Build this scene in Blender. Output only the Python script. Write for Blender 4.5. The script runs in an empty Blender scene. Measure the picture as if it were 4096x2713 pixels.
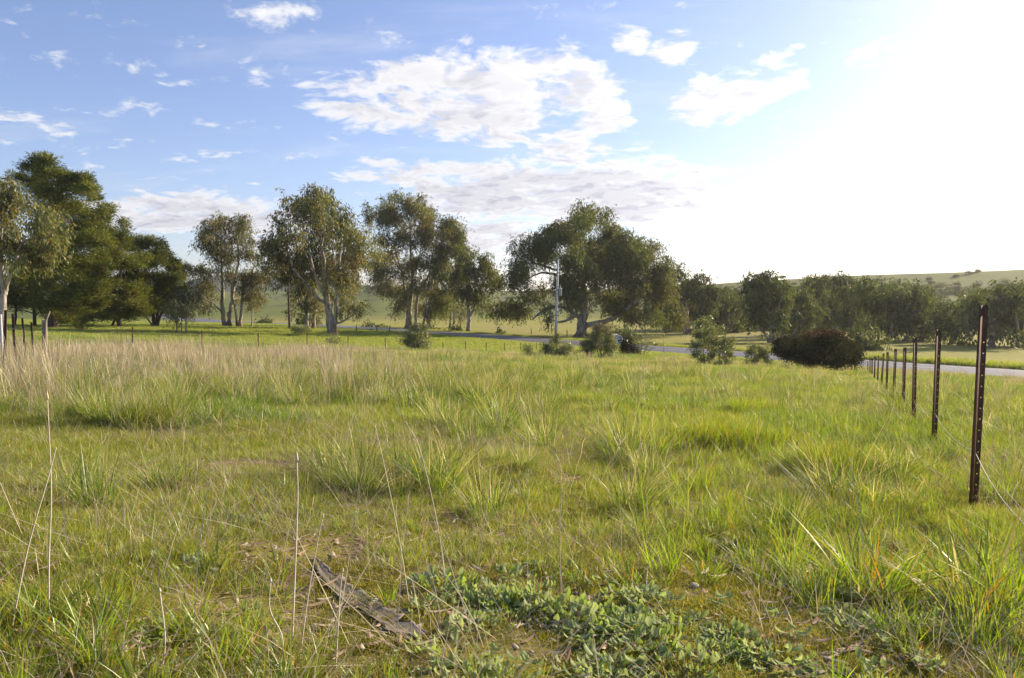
import bpy, bmesh, math, random
import numpy as np
from mathutils import Vector, Matrix

# ------------------------------------------------------------------ camera, sky, sun, exposure
scene = bpy.context.scene
COL = scene.collection
F = 3124.0                      # focal length in photo pixels (4096 wide)
CAM = np.array([0.0, 0.0, 1.05])
PITCH = math.radians(2.31)
SUN_AZ = math.radians(56.0)     # to the right of the view direction (+Y)
SUN_EL = math.radians(23.5)

cd = bpy.data.cameras.new('camera'); cam = bpy.data.objects.new('camera', cd); COL.objects.link(cam)
cd.sensor_width = 36.0; cd.lens = 36.0 * F / 4096.0; cd.clip_start = 0.05; cd.clip_end = 20000
cam.location = CAM; cam.rotation_euler = (math.pi / 2 - PITCH, 0, 0)
scene.camera = cam

scene.view_settings.view_transform = 'Standard'; scene.view_settings.look = 'None'
scene.view_settings.exposure = 1.0; scene.view_settings.gamma = 1.0
scene.cycles.use_denoising = True; scene.cycles.denoiser = 'OPENIMAGEDENOISE'; scene.cycles.denoising_prefilter = 'ACCURATE'
scene.cycles.filter_width = 1.5
scene.cycles.max_bounces = 6; scene.cycles.diffuse_bounces = 3; scene.cycles.transmission_bounces = 4
scene.cycles.transparent_max_bounces = 6; scene.cycles.glossy_bounces = 2
scene.cycles.sample_clamp_indirect = 4.0; scene.cycles.volume_bounces = 0

SUN_DIR = Vector((math.sin(SUN_AZ) * math.cos(SUN_EL), math.cos(SUN_AZ) * math.cos(SUN_EL), math.sin(SUN_EL)))
sl = bpy.data.lights.new('sun', 'SUN'); sun = bpy.data.objects.new('sun', sl); COL.objects.link(sun)
sl.energy = 5.0; sl.angle = math.radians(0.7); sl.color = (1.0, 0.83, 0.60)
sun.rotation_euler = (-SUN_DIR).to_track_quat('-Z', 'Y').to_euler(); sun.location = (30, 20, 40)


class NT:
    """small node-tree helper"""
    def __init__(s, tree): s.t = tree; s.n = tree.nodes; s.l = tree.links
    def node(s, typ, **kw):
        n = s.n.new(typ)
        for k, v in kw.items(): setattr(n, k, v)
        return n
    def put(s, sock, v):
        if isinstance(v, bpy.types.NodeSocket): s.l.new(v, sock)
        elif v is not None:
            if isinstance(v, (tuple, list)) and len(v) == 3 and sock.type == 'RGBA': v = (*v, 1)
            sock.default_value = v
    def math(s, op, a, b=None, c=None, clamp=False):
        n = s.node('ShaderNodeMath', operation=op, use_clamp=clamp)
        s.put(n.inputs[0], a)
        if b is not None: s.put(n.inputs[1], b)
        if c is not None: s.put(n.inputs[2], c)
        return n.outputs[0]
    def vmath(s, op, a, b=None, scale=None):
        n = s.node('ShaderNodeVectorMath', operation=op)
        s.put(n.inputs[0], a)
        if b is not None: s.put(n.inputs[1], b)
        if scale is not None: s.put(n.inputs['Scale'], scale)
        return n.outputs['Value'] if op in ('DOT_PRODUCT', 'LENGTH') else n.outputs[0]
    def mix(s, f, a, b, typ='MIX'):
        n = s.node('ShaderNodeMix', data_type='RGBA', blend_type=typ)
        s.put(n.inputs[0], f); s.put(n.inputs[6], a); s.put(n.inputs[7], b)
        return n.outputs[2]
    def smooth(s, v, a, b, lo=0.0, hi=1.0):
        n = s.node('ShaderNodeMapRange', interpolation_type='SMOOTHSTEP')
        s.put(n.inputs[0], v); n.inputs[1].default_value = a; n.inputs[2].default_value = b
        n.inputs[3].default_value = lo; n.inputs[4].default_value = hi
        return n.outputs[0]
    def noise(s, vec, scale, detail=4.0, rough=0.55, dist=0.0):
        n = s.node('ShaderNodeTexNoise')
        if vec is not None: s.put(n.inputs['Vector'], vec)
        n.inputs['Scale'].default_value = scale; n.inputs['Detail'].default_value = detail
        n.inputs['Roughness'].default_value = rough; n.inputs['Distortion'].default_value = dist
        return n.outputs[0]
    def sep(s, v):
        n = s.node('ShaderNodeSeparateXYZ'); s.put(n.inputs[0], v); return n.outputs
    def comb(s, x, y, z):
        n = s.node('ShaderNodeCombineXYZ')
        for i, v in enumerate((x, y, z)): s.put(n.inputs[i], v)
        return n.outputs[0]


def build_world():
    w = bpy.data.worlds.new('World'); scene.world = w; w.use_nodes = True
    t = NT(w.node_tree); t.n.clear()
    STR = 0.08
    sky = t.node('ShaderNodeTexSky', sky_type='NISHITA', sun_disc=False)
    sky.sun_elevation = SUN_EL; sky.sun_rotation = SUN_AZ
    sky.altitude = 300; sky.air_density = 1.0; sky.dust_density = 1.0; sky.ozone_density = 1.0
    tc = t.node('ShaderNodeTexCoord')
    d = t.vmath('NORMALIZE', tc.outputs['Generated'])
    x, y, z = t.sep(d)
    ZO = 0.16
    zz = t.math('ADD', t.math('MAXIMUM', z, 0.0), ZO)
    px = t.math('DIVIDE', x, zz); py = t.math('DIVIDE', y, zz)
    p = t.comb(px, py, 0.0)
    def plane(a, b):          # viewing direction of a photo pixel -> cloud-layer coordinates
        u = (a - 2048.0) / F; v = (1356.5 - b) / F
        q = np.array([u, math.cos(PITCH) + v * math.sin(PITCH), -math.sin(PITCH) + v * math.cos(PITCH)]); q /= np.linalg.norm(q)
        return q[:2] / (max(q[2], 0) + ZO)
    banks = [(1480, 420, 250, 130), (1800, 400, 320, 170), (2140, 350, 330, 150), (2000, 500, 250, 90), (1830, 530, 90, 60), (2420, 470, 130, 80), (2860, 400, 220, 110), (2520, 170, 80, 80),
             (2260, 600, 190, 80), (2000, 770, 420, 110), (2450, 790, 420, 130), (1560, 690, 190, 55), (60, 450, 110, 60), (230, 515, 100, 35), (750, 860, 420, 90), (1050, 920, 300, 110),
             (1900, 950, 300, 90), (1120, 90, 190, 70), (850, 615, 70, 35), (3300, 1000, 700, 130), (800, 310, 160, 40), (2690, 190, 90, 100), (3050, 330, 180, 90)]
    M = None
    WT = {(1480, 420): 1.15, (1800, 400): 1.3, (2140, 350): 1.25, (2000, 500): 1.25, (2420, 470): 1.2, (60, 450): .6, (230, 515): .6, (1120, 90): .5, (2520, 170): .8, (2690, 190): .8, (2860, 400): 1.2, (850, 615): .55, (800, 310): .5, (2000, 770): 1.5, (2450, 790): 1.6, (750, 860): 1.45, (1050, 920): 1.4, (1900, 950): 1.3, (2260, 600): 1.2, (1560, 690): 1.1}
    for a, b, ra, rb in banks:
        c0 = plane(a, b); rx = max(abs(plane(a + ra, b)[0] - c0[0]), .02); ry = max(abs(plane(a, b + rb)[1] - plane(a, b - rb)[1]) / 2, .02)
        dv = t.vmath('MULTIPLY', t.vmath('SUBTRACT', p, (float(c0[0]), float(c0[1]), 0.0)), (1 / rx, 1 / ry, 0.0))
        q = t.smooth(t.vmath('DOT_PRODUCT', dv, dv), 1.8, 0.1)
        q = t.math('MULTIPLY', q, WT.get((a, b), 1.0))
        M = q if M is None else t.math('MAXIMUM', M, q)
    warp = t.noise(p, 3.0, 3.0, 0.5)
    pw = t.vmath('ADD', p, t.comb(t.math('MULTIPLY', warp, 0.22), t.math('MULTIPLY', warp, -0.15), 0.0))
    n1 = t.noise(pw, 6.5, 9.0, 0.58)
    n2 = t.noise(pw, 22.0, 6.0, 0.6)
    n = t.math('ADD', t.math('MULTIPLY', n1, 0.72), t.math('MULTIPLY', n2, 0.28))
    den = t.math('ADD', n, t.math('MULTIPLY', t.math('SUBTRACT', M, 0.45), 0.172))
    cover = t.math('POWER', t.smooth(den, 0.48, 0.65), 0.9)
    # thin high veil
    pv = t.vmath('MULTIPLY', p, (0.5, 1.7, 1.0))
    veil = t.math('MULTIPLY', t.smooth(t.noise(pv, 2.0, 6.0, 0.6), 0.5, 0.85), 0.35)
    cover = t.math('MAXIMUM', cover, veil)
    cover = t.math('MULTIPLY', cover, t.smooth(z, 0.0, 0.05))
    # clouds are shaded on the side away from the sun and where they are thick and low
    po = t.vmath('ADD', pw, (0.045, 0.03, 0.0))
    no = t.math('ADD', t.math('MULTIPLY', t.noise(po, 6.5, 7.0, 0.58), 0.72), t.math('MULTIPLY', n2, 0.28))
    side = t.smooth(t.math('SUBTRACT', no, n), -0.03, 0.10)
    thick = t.math('MULTIPLY', t.smooth(den, 0.56, 0.72), t.smooth(z, 0.42, 0.12))
    sh = t.math('MINIMUM', t.math('ADD', t.math('MULTIPLY', thick, 0.6), t.math('MULTIPLY', side, 0.5)), 1.0)
    cosun = t.math('MAXIMUM', t.vmath('DOT_PRODUCT', d, tuple(SUN_DIR)), 0.0)
    near = t.math('POWER', cosun, 6.0)
    ccol = t.mix(sh, (0.93, 0.92, 0.93), (0.50, 0.51, 0.61))
    gain = t.math('DIVIDE', t.math('ADD', 0.55, t.math('MULTIPLY', near, 0.6)), STR)
    ccol = t.vmath('SCALE', ccol, scale=gain)
    # aureole of the hazy low sun
    glow = t.math('ADD', t.math('MULTIPLY', t.math('POWER', cosun, 14.0), 0.12 / STR), t.math('MULTIPLY', t.math('POWER', cosun, 60.0), 0.45 / STR))
    skyc = t.vmath('ADD', t.mix(1.0, sky.outputs[0], (1.0, 1.0, 1.22), 'MULTIPLY'),
                   t.vmath('SCALE', (1.0, 0.97, 0.92), scale=glow))
    c = t.mix(cover, skyc, ccol)
    bg = t.node('ShaderNodeBackground'); t.put(bg.inputs[0], c); bg.inputs[1].default_value = STR
    out = t.node('ShaderNodeOutputWorld'); t.l.new(bg.outputs[0], out.inputs[0])
    w.cycles.sampling_method = 'MANUAL'; w.cycles.sample_map_resolution = 1024


build_world()

# ------------------------------------------------------------------ helpers
rng = np.random.default_rng(7)
CP, SP = math.cos(PITCH), math.sin(PITCH)


def ray(px, py):
    """photo pixel -> world direction per metre of depth along +Y"""
    u = (px - 2048.0) / F; v = (1356.5 - py) / F
    dy = CP + v * SP; dz = -SP + v * CP
    return np.array([u / dy, 1.0, dz / dy])


def at(px, py, Y): return CAM + ray(px, py) * Y


def sstep(a, b, x):
    t = np.clip((np.asarray(x, float) - a) / (b - a), 0, 1); return t * t * (3 - 2 * t)


def vnoise(x, y, scale, seed):
    r = np.random.default_rng(seed).random((256, 256))
    X = np.asarray(x) / scale; Y = np.asarray(y) / scale
    xi = np.floor(X).astype(int); yi = np.floor(Y).astype(int)
    fx = X - xi; fy = Y - yi; fx = fx * fx * (3 - 2 * fx); fy = fy * fy * (3 - 2 * fy)
    g = lambda a, b: r[a % 256, b % 256]
    return (g(xi, yi) * (1 - fx) + g(xi + 1, yi) * fx) * (1 - fy) + (g(xi, yi + 1) * (1 - fx) + g(xi + 1, yi + 1) * fx) * fy


def fbm(x, y, scale, seed, o=3):
    s = 0; a = 1; tot = 0
    for k in range(o):
        s = s + a * vnoise(x, y, scale / 2 ** k, seed + k); tot += a; a *= .5
    return s / tot


# ------------------------------------------------------------------ terrain
def pad(X, Y): return -.0443 * Y - (.028 * X if X < 0 else .045 * X)


ctrl = []
for Yc, xs in ((-25, (-30, 0, 30)), (-6, (-14, 0, 14)), (3, (-5, 0, 5)), (10, (-11, -4, 3, 8)), (20, (-20, -8, 0, 9)), (32, (-26, -10, 2, 14)),
               (44, (-30, -12, 6, 20)), (58, (-34, -14, 6, 24)), (72, (-18, 2))):
    for xc in xs: ctrl.append((xc, Yc, pad(xc, Yc)))
ROADZ = [(20, -5.5), (40, -5.35), (59, -5.15), (76, -4.95), (90, -4.8), (110, -4.55), (146, -4.3), (219, -4.2), (262, -4.2), (330, -4.2)]


def road_x(Y): return 38.5 - .72 * (Y - 59)


for Yc, zc in ROADZ: ctrl.append((road_x(Yc), Yc, zc + 1.05))
for px_, py_, Yc in ((230, 1318, 100), (480, 1308, 120), (910, 1311, 125), (1330, 1344, 105), (1155, 1315, 120), (1640, 1312, 162), (1875, 1331, 140),
                     (2325, 1352, 126), (3085, 1372, 112), (3000, 1352, 135), (3700, 1385, 100), (4050, 1400, 95), (60, 1335, 80)):
    P = at(px_, py_, Yc); ctrl.append(tuple(P))
for c_ in ((-60, 300, -2.8), (50, 250, -3.5), (0, 200, -3.5), (100, 200, -3), (150, 150, -2.5), (60, 59, -4.2), (-150, 300, -1.9),
           (-150, 150, -.2), (-110, 105, -.8), (-60, 50, .7), (-45, 0, 1.4), (50, 0, -3), (80, 30, -4.4), (200, 300, -2), (-250, 350, -2), (-120, 20, 2)):
    ctrl.append(c_)
ctrl = np.array(ctrl)


def _tps():
    n = len(ctrl); P = ctrl[:, :2]
    d = np.linalg.norm(P[:, None] - P[None], axis=2)
    K = np.where(d > 0, d * d * np.log(np.maximum(d, 1e-9)), 0) + np.eye(n) * 60.0
    A = np.zeros((n + 3, n + 3)); A[:n, :n] = K; A[:n, n] = 1; A[:n, n + 1:] = P; A[n, :n] = 1; A[n + 1:, :n] = P.T
    return np.linalg.solve(A, np.concatenate([ctrl[:, 2], [0, 0, 0]]))


TW = _tps()
SKY_PX = np.array([-2200, 0, 760, 1100, 1400, 1520, 1700, 2000, 2200, 2600, 2880, 3300, 3700, 4096, 4700, 6500.])
SKY_PY = np.array([1185, 1178, 1168, 1166, 1160, 1142, 1158, 1165, 1163, 1150, 1140, 1112, 1096, 1080, 1062, 1050.])
SKY_D = np.array([800, 800, 800, 800, 760, 720, 760, 760, 720, 520, 420, 380, 370, 360, 350, 350.])
BLU_PX = np.array([-2000, 300, 620, 740, 800, 900, 1000, 1100, 1250, 1450, 1650, 1900, 6500.])
BLU_PY = np.array([1200, 1190, 1165, 1132, 1112, 1097, 1091, 1094, 1110, 1140, 1172, 1200, 1200.])


def _dz(px, py, D): return CAM[2] + np.array([ray(a, b)[2] for a, b in zip(px, py)]) * D


SKY_Z = _dz(SKY_PX, SKY_PY, SKY_D); BLU_Z = _dz(BLU_PX, BLU_PY, 1400.0)


def height(x, y):
    x = np.atleast_1d(np.asarray(x, float)); y = np.atleast_1d(np.asarray(y, float))
    out = np.empty(len(x)); n = len(ctrl)
    R = np.hypot(x, y); k = np.minimum(1, 420 / np.maximum(R, 1e-6)); xs = x * k; ys = y * k
    for i in range(0, len(x), 20000):
        a = np.stack([xs[i:i + 20000], ys[i:i + 20000]], 1)
        d2 = ((a[:, None] - ctrl[None, :, :2]) ** 2).sum(2)
        U = .5 * d2 * np.log(np.maximum(d2, 1e-12))
        out[i:i + 20000] = U @ TW[:n] + TW[n] + a @ TW[n + 1:]
    fwd = np.maximum(y, .35 * R)
    px = np.clip(2048 + F * x / np.maximum(fwd, 1), -2200, 6500)
    Ds = np.interp(px, SKY_PX, SKY_D); Zs = np.interp(px, SKY_PX, SKY_Z); Zb = np.interp(px, BLU_PX, BLU_Z)
    t = np.clip((fwd - 240) / (Ds - 240), 0, None)
    zf = -3.2 + (Zs + 3.2) * np.where(t < 1, t ** 1.25, 1 + .25 * (1 - np.exp(-(t - 1) * 3)) - .42 * (t - 1) ** 1.0 * .5)
    zf = zf + (fbm(x, y, 60, 11) - .5) * 3.0 * sstep(260, 420, fwd) * (1 - .6 * sstep(.8, 1.2, t))
    # the scrubby gully edge on the right-hand hill
    zf = np.maximum(zf, -40)
    b = sstep(880, 1400, fwd) * (1 - sstep(1450, 2600, fwd))
    zf = np.where(fwd > 870, np.maximum(zf, -40 + (Zb + 40) * b), zf)
    w = sstep(190, 330, R)
    z = out * (1 - w) + zf * w
    # small relief of the paddock, none on the road
    dr = np.abs(x - road_x(y)) * .81
    amp = sstep(9, 20, dr) * (1 - sstep(90, 160, R))
    z = z + amp * ((fbm(x, y, 3.1, 3) - .5) * .22 + (fbm(x, y, .7, 5) - .5) * .07)
    return z


def h1(x, y): return float(height([x], [y])[0])


def ground_at(px, py, lo=1.2, hi=400.0):
    """where the line of sight through a photo pixel meets the ground"""
    r = ray(px, py); Y = np.geomspace(lo, hi, 600)
    P = CAM[None] + Y[:, None] * r[None]
    below = P[:, 2] < height(P[:, 0], P[:, 1])
    i = int(np.argmax(below)) if below.any() else len(Y) - 1
    return P[i]


def on_ground(x, y): return np.array([x, y, h1(x, y)])


# ------------------------------------------------------------------ object helpers
def tag(o, label=None, cat=None, group=None, kind=None):
    if label: o['label'] = label
    if cat: o['category'] = cat
    if group: o['group'] = group
    if kind: o['kind'] = kind
    return o


def mesh_np(name, V, loops, starts, mat=None, col=None, smooth=False, mat_idx=None):
    me = bpy.data.meshes.new(name)
    V = np.asarray(V, np.float32); loops = np.asarray(loops, np.int32); starts = np.asarray(starts, np.int32)
    me.vertices.add(len(V)); me.vertices.foreach_set('co', V.ravel())
    me.loops.add(len(loops)); me.loops.foreach_set('vertex_index', loops)
    me.polygons.add(len(starts)); me.polygons.foreach_set('loop_start', starts)
    if smooth: me.polygons.foreach_set('use_smooth', np.ones(len(starts), bool))
    me.update(calc_edges=True)
    if col is not None:
        a = me.color_attributes.new('Col', 'FLOAT_COLOR', 'POINT')
        c = np.ones((len(V), 4), np.float32); c[:, :3] = col; a.data.foreach_set('color', c.ravel())
    if mat: me.materials.append(mat)
    return me


def quads(name, V, Q, mat=None, col=None, smooth=False):
    Q = np.asarray(Q, np.int32)
    return mesh_np(name, V, Q.ravel(), np.arange(len(Q)) * Q.shape[1], mat, col, smooth)


def add(name, me, parent=None, loc=None, rot=None, scale=None):
    o = bpy.data.objects.new(name, me); COL.objects.link(o)
    if parent: o.parent = parent
    if loc is not None: o.location = loc
    if rot is not None: o.rotation_euler = rot
    if scale is not None: o.scale = scale if hasattr(scale, '__len__') else (scale,) * 3
    return o


def empty(name, loc, rot=None):
    o = bpy.data.objects.new(name, None); COL.objects.link(o); o.location = loc; o.empty_display_size = .2
    if rot is not None: o.rotation_euler = rot
    return o


def copy_tree(o, parent=None):
    c = o.copy(); COL.objects.link(c)
    if parent: c.parent = parent
    for ch in list(o.children): copy_tree(ch, c)
    return c


class MB:
    """collects shapes into one mesh"""
    def __init__(s): s.V = []; s.P = []; s.n = 0
    def add(s, V, Fs):
        V = np.asarray(V, float); s.V.append(V); s.P += [[i + s.n for i in f] for f in Fs]; s.n += len(V)
    def box(s, c, size, rz=0.0, taper=1.0):
        x, y, z = [k / 2 for k in size]
        V = np.array([(a * x * (taper if c_ > 0 else 1), b * y * (taper if c_ > 0 else 1), c_ * z) for c_ in (-1, 1) for a, b in ((-1, -1), (1, -1), (1, 1), (-1, 1))])
        cr, sr = math.cos(rz), math.sin(rz)
        V = np.stack([V[:, 0] * cr - V[:, 1] * sr, V[:, 0] * sr + V[:, 1] * cr, V[:, 2]], 1) + np.array(c)
        s.add(V, [(3, 2, 1, 0), (4, 5, 6, 7), (0, 1, 5, 4), (1, 2, 6, 5), (2, 3, 7, 6), (3, 0, 4, 7)])
    def tube(s, pts, rad, n=6, cap=True):
        pts = np.asarray(pts, float); rad = np.broadcast_to(np.asarray(rad, float), (len(pts),))
        T = np.gradient(pts, axis=0); T /= np.maximum(np.linalg.norm(T, axis=1, keepdims=True), 1e-9)
        ref = np.where(np.abs(T[:, 2:3]) > .9, np.array([[1., 0, 0]]), np.array([[0, 0, 1.]]))
        A = np.cross(T, ref); A /= np.maximum(np.linalg.norm(A, axis=1, keepdims=True), 1e-9)
        for i in range(1, len(A)):
            a = A[i - 1] - T[i] * (A[i - 1] @ T[i]); l = np.linalg.norm(a)
            if l > 1e-6: A[i] = a / l
        B = np.cross(T, A); th = np.arange(n) * 2 * math.pi / n
        V = pts[:, None] + rad[:, None, None] * (np.cos(th)[None, :, None] * A[:, None] + np.sin(th)[None, :, None] * B[:, None])
        Fs = [(i * n + k, i * n + (k + 1) % n, (i + 1) * n + (k + 1) % n, (i + 1) * n + k) for i in range(len(pts) - 1) for k in range(n)]
        if cap: Fs += [tuple(range(n))[::-1], tuple((len(pts) - 1) * n + k for k in range(n))]
        s.add(V.reshape(-1, 3), Fs)
    def mesh(s, name, mat=None, smooth=False, col=None):
        V = np.concatenate(s.V); L = [i for f in s.P for i in f]; st = np.cumsum([0] + [len(f) for f in s.P])[:-1]
        return mesh_np(name, V, L, st, mat, col, smooth)


def catmull(P, sub=5):
    P = np.asarray(P, float)
    if len(P) < 3:
        t = np.linspace(0, 1, sub + 1)[:, None]; return P[0] * (1 - t) + P[-1] * t
    Q = np.vstack([2 * P[0] - P[1], P, 2 * P[-1] - P[-2]]); out = []
    for i in range(1, len(Q) - 2):
        t = np.linspace(0, 1, sub, endpoint=False)[:, None]
        a, b, c, d = Q[i - 1], Q[i], Q[i + 1], Q[i + 2]
        out.append(.5 * (2 * b + (c - a) * t + (2 * a - 5 * b + 4 * c - d) * t ** 2 + (3 * b - a - 3 * c + d) * t ** 3))
    return np.vstack(out + [P[-1:]])


# ------------------------------------------------------------------ materials
def new_mat(name):
    m = bpy.data.materials.new(name); m.use_nodes = True
    t = NT(m.node_tree); t.n.clear()
    out = t.node('ShaderNodeOutputMaterial')
    return m, t, out


def principled(t, out, col, rough=.8, spec=.3, bump=None, bdist=.01, bstr=.6, metal=0.0):
    b = t.node('ShaderNodeBsdfPrincipled'); t.put(b.inputs['Base Color'], col)
    t.put(b.inputs['Roughness'], rough); b.inputs['Specular IOR Level'].default_value = spec
    b.inputs['Metallic'].default_value = metal
    if bump is not None:
        bn = t.node('ShaderNodeBump'); t.put(bn.inputs['Height'], bump); bn.inputs['Distance'].default_value = bdist
        bn.inputs['Strength'].default_value = bstr; t.l.new(bn.outputs[0], b.inputs['Normal'])
    t.l.new(b.outputs[0], out.inputs[0]); return b


def leaf_mat(name, trans=.35, gloss=.06, rough=.35, var=.35, tint=(1, 1, 1), trans_tint=(1.25, 1.2, .55)):
    """foliage: colour from the mesh attribute Col, varied per copy, with light passing through the blade"""
    m, t, out = new_mat(name)
    a = t.node('ShaderNodeVertexColor', layer_name='Col')
    oi = t.node('ShaderNodeObjectInfo')
    g = t.math('ADD', 1 - var / 2, t.math('MULTIPLY', oi.outputs['Random'], var))
    c = t.vmath('SCALE', t.mix(1.0, a.outputs[0], tint, 'MULTIPLY'), scale=g)
    d = t.node('ShaderNodeBsdfDiffuse'); t.put(d.inputs[0], c)
    tr = t.node('ShaderNodeBsdfTranslucent'); t.put(tr.inputs[0], t.mix(1.0, c, trans_tint, 'MULTIPLY'))
    mx = t.node('ShaderNodeMixShader'); mx.inputs[0].default_value = trans; t.l.new(d.outputs[0], mx.inputs[1]); t.l.new(tr.outputs[0], mx.inputs[2])
    gl = t.node('ShaderNodeBsdfGlossy'); gl.inputs['Roughness'].default_value = rough; t.put(gl.inputs[0], (.9, .9, .85))
    m2 = t.node('ShaderNodeMixShader'); m2.inputs[0].default_value = gloss; t.l.new(mx.outputs[0], m2.inputs[1]); t.l.new(gl.outputs[0], m2.inputs[2])
    t.l.new(m2.outputs[0], out.inputs[0]); return m


M_GRASS = leaf_mat('grass_blade', .52, .035, .4, .4)
M_DRY = leaf_mat('dry_grass', .35, .03, .5, .3, trans_tint=(1.1, 1.0, .8))
M_GUM = leaf_mat('gum_leaf', .42, .022, .42, .0, tint=(1.5, 1.62, 1.35))
M_PINE = leaf_mat('pine_needle', .38, .015, .45, .0, tint=(1.5, 1.5, 1.35))
M_SHRUB = leaf_mat('shrub_leaf', .36, .06, .35, .0, tint=(2.0, 1.95, 1.8))
M_BUSH = leaf_mat('bush_leaf', .2, .012, .5, .0, tint=(1.5, 1.4, 1.4))
M_WEED = leaf_mat('weed_leaf', .42, .02, .6, .3, trans_tint=(1.15, 1.15, .7))
M_LITTER = leaf_mat('leaf_litter', .25, .03, .5, .4, tint=(1.25, 1.2, 1.1), trans_tint=(1, .9, .7))


def bark_mat(name, pale, brown, dark, stocking=2.5):
    m, t, out = new_mat(name)
    tc = t.node('ShaderNodeTexCoord'); o = tc.outputs['Object']
    x, y, z = t.sep(o)
    st = t.vmath('MULTIPLY', o, (1.0, 1.0, .22))
    n = t.noise(st, 2.2, 5, .6); n2 = t.noise(st, 9.0, 5, .65)
    c = t.mix(t.smooth(n, .45, .62), pale, brown)
    c = t.mix(t.smooth(n2, .55, .75), c, t.mix(.6, dark, brown))
    low = t.smooth(t.math('ADD', z, t.math('MULTIPLY', n, 3.0)), stocking + 2.0, stocking + .6)
    c = t.mix(t.math('MULTIPLY', low, .85), c, t.mix(t.smooth(n2, .35, .7), brown, dark))
    principled(t, out, c, .85, .2, n2, .05, .7); return m


M_GUMBARK = bark_mat('gum_bark', (.42, .37, .31), (.19, .13, .10), (.07, .05, .04), .8)
M_PINEBARK = bark_mat('pine_bark', (.16, .12, .09), (.10, .07, .055), (.04, .03, .025), 3)
M_TWIG = bark_mat('twig_bark', (.20, .16, .13), (.14, .10, .08), (.07, .05, .04), 0)


def plain_mat(name, c1, c2, scale=6.0, rough=.8, spec=.3, metal=0.0, bdist=.005, stretch=(1, 1, 1), c3=None):
    m, t, out = new_mat(name)
    tc = t.node('ShaderNodeTexCoord'); v = t.vmath('MULTIPLY', tc.outputs['Object'], stretch)
    n = t.noise(v, scale, 6, .6); c = t.mix(t.smooth(n, .35, .65), c1, c2)
    if c3:
        n3 = t.noise(v, scale * 4.3, 4, .6); c = t.mix(t.smooth(n3, .58, .7), c, c3)
    principled(t, out, c, rough, spec, n, bdist, .6, metal); return m


M_RUST = plain_mat('rusted_steel', (.085, .045, .032), (.14, .062, .038), 22, .75, .35, .0, .002, (1, 1, .4), (.05, .032, .028))
M_WOODPOST = plain_mat('weathered_wood', (.30, .25, .19), (.20, .165, .13), 7, .85, .2, 0, .01, (1, 1, .12), (.10, .08, .065))
M_GREYWOOD = plain_mat('grey_bark', (.25, .22, .19), (.16, .135, .115), 9, .85, .25, 0, .004, (1, .12, 1), (.16, .13, .11))
M_PINKBARK = plain_mat('brown_bark', (.40, .30, .235), (.27, .19, .145), 9, .8, .25, 0, .004, (1, .12, 1), (.14, .10, .08))
M_TWIGS = plain_mat('dead_twig', (.40, .35, .29), (.25, .2, .16), 30, .85, .2, 0, .002)
M_CONC = plain_mat('pole_concrete', (.60, .575, .545), (.50, .48, .455), 3, .85, .2, 0, .004, (1, 1, .3))
M_STEELG = plain_mat('grey_enamel', (.45, .47, .50), (.38, .40, .43), 3, .45, .4)
M_DARKIRON = plain_mat('dark_iron', (.06, .06, .06), (.09, .085, .08), 9, .6, .4)
M_ORANGE = plain_mat('orange_marker', (.75, .26, .03), (.62, .2, .03), 8, .5, .3)
M_YELLOW = plain_mat('yellow_marker', (.62, .42, .05), (.5, .33, .04), 8, .6, .3)
M_WIRE = plain_mat('galvanised_wire', (.5, .48, .45), (.32, .28, .25), 20, .45, .5, .6)
M_PORC = plain_mat('insulator_glaze', (.5, .48, .45), (.4, .38, .36), 8, .25, .5)

# ------------------------------------------------------------------ ground sheet
def fence_r_x(Y): return .95 + .447 * Y            # roadside fence line (right)
def fence_l_x(Y): return -18.2 + .472 * (Y - 36.5)  # far fence line (left to the middle)


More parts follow.
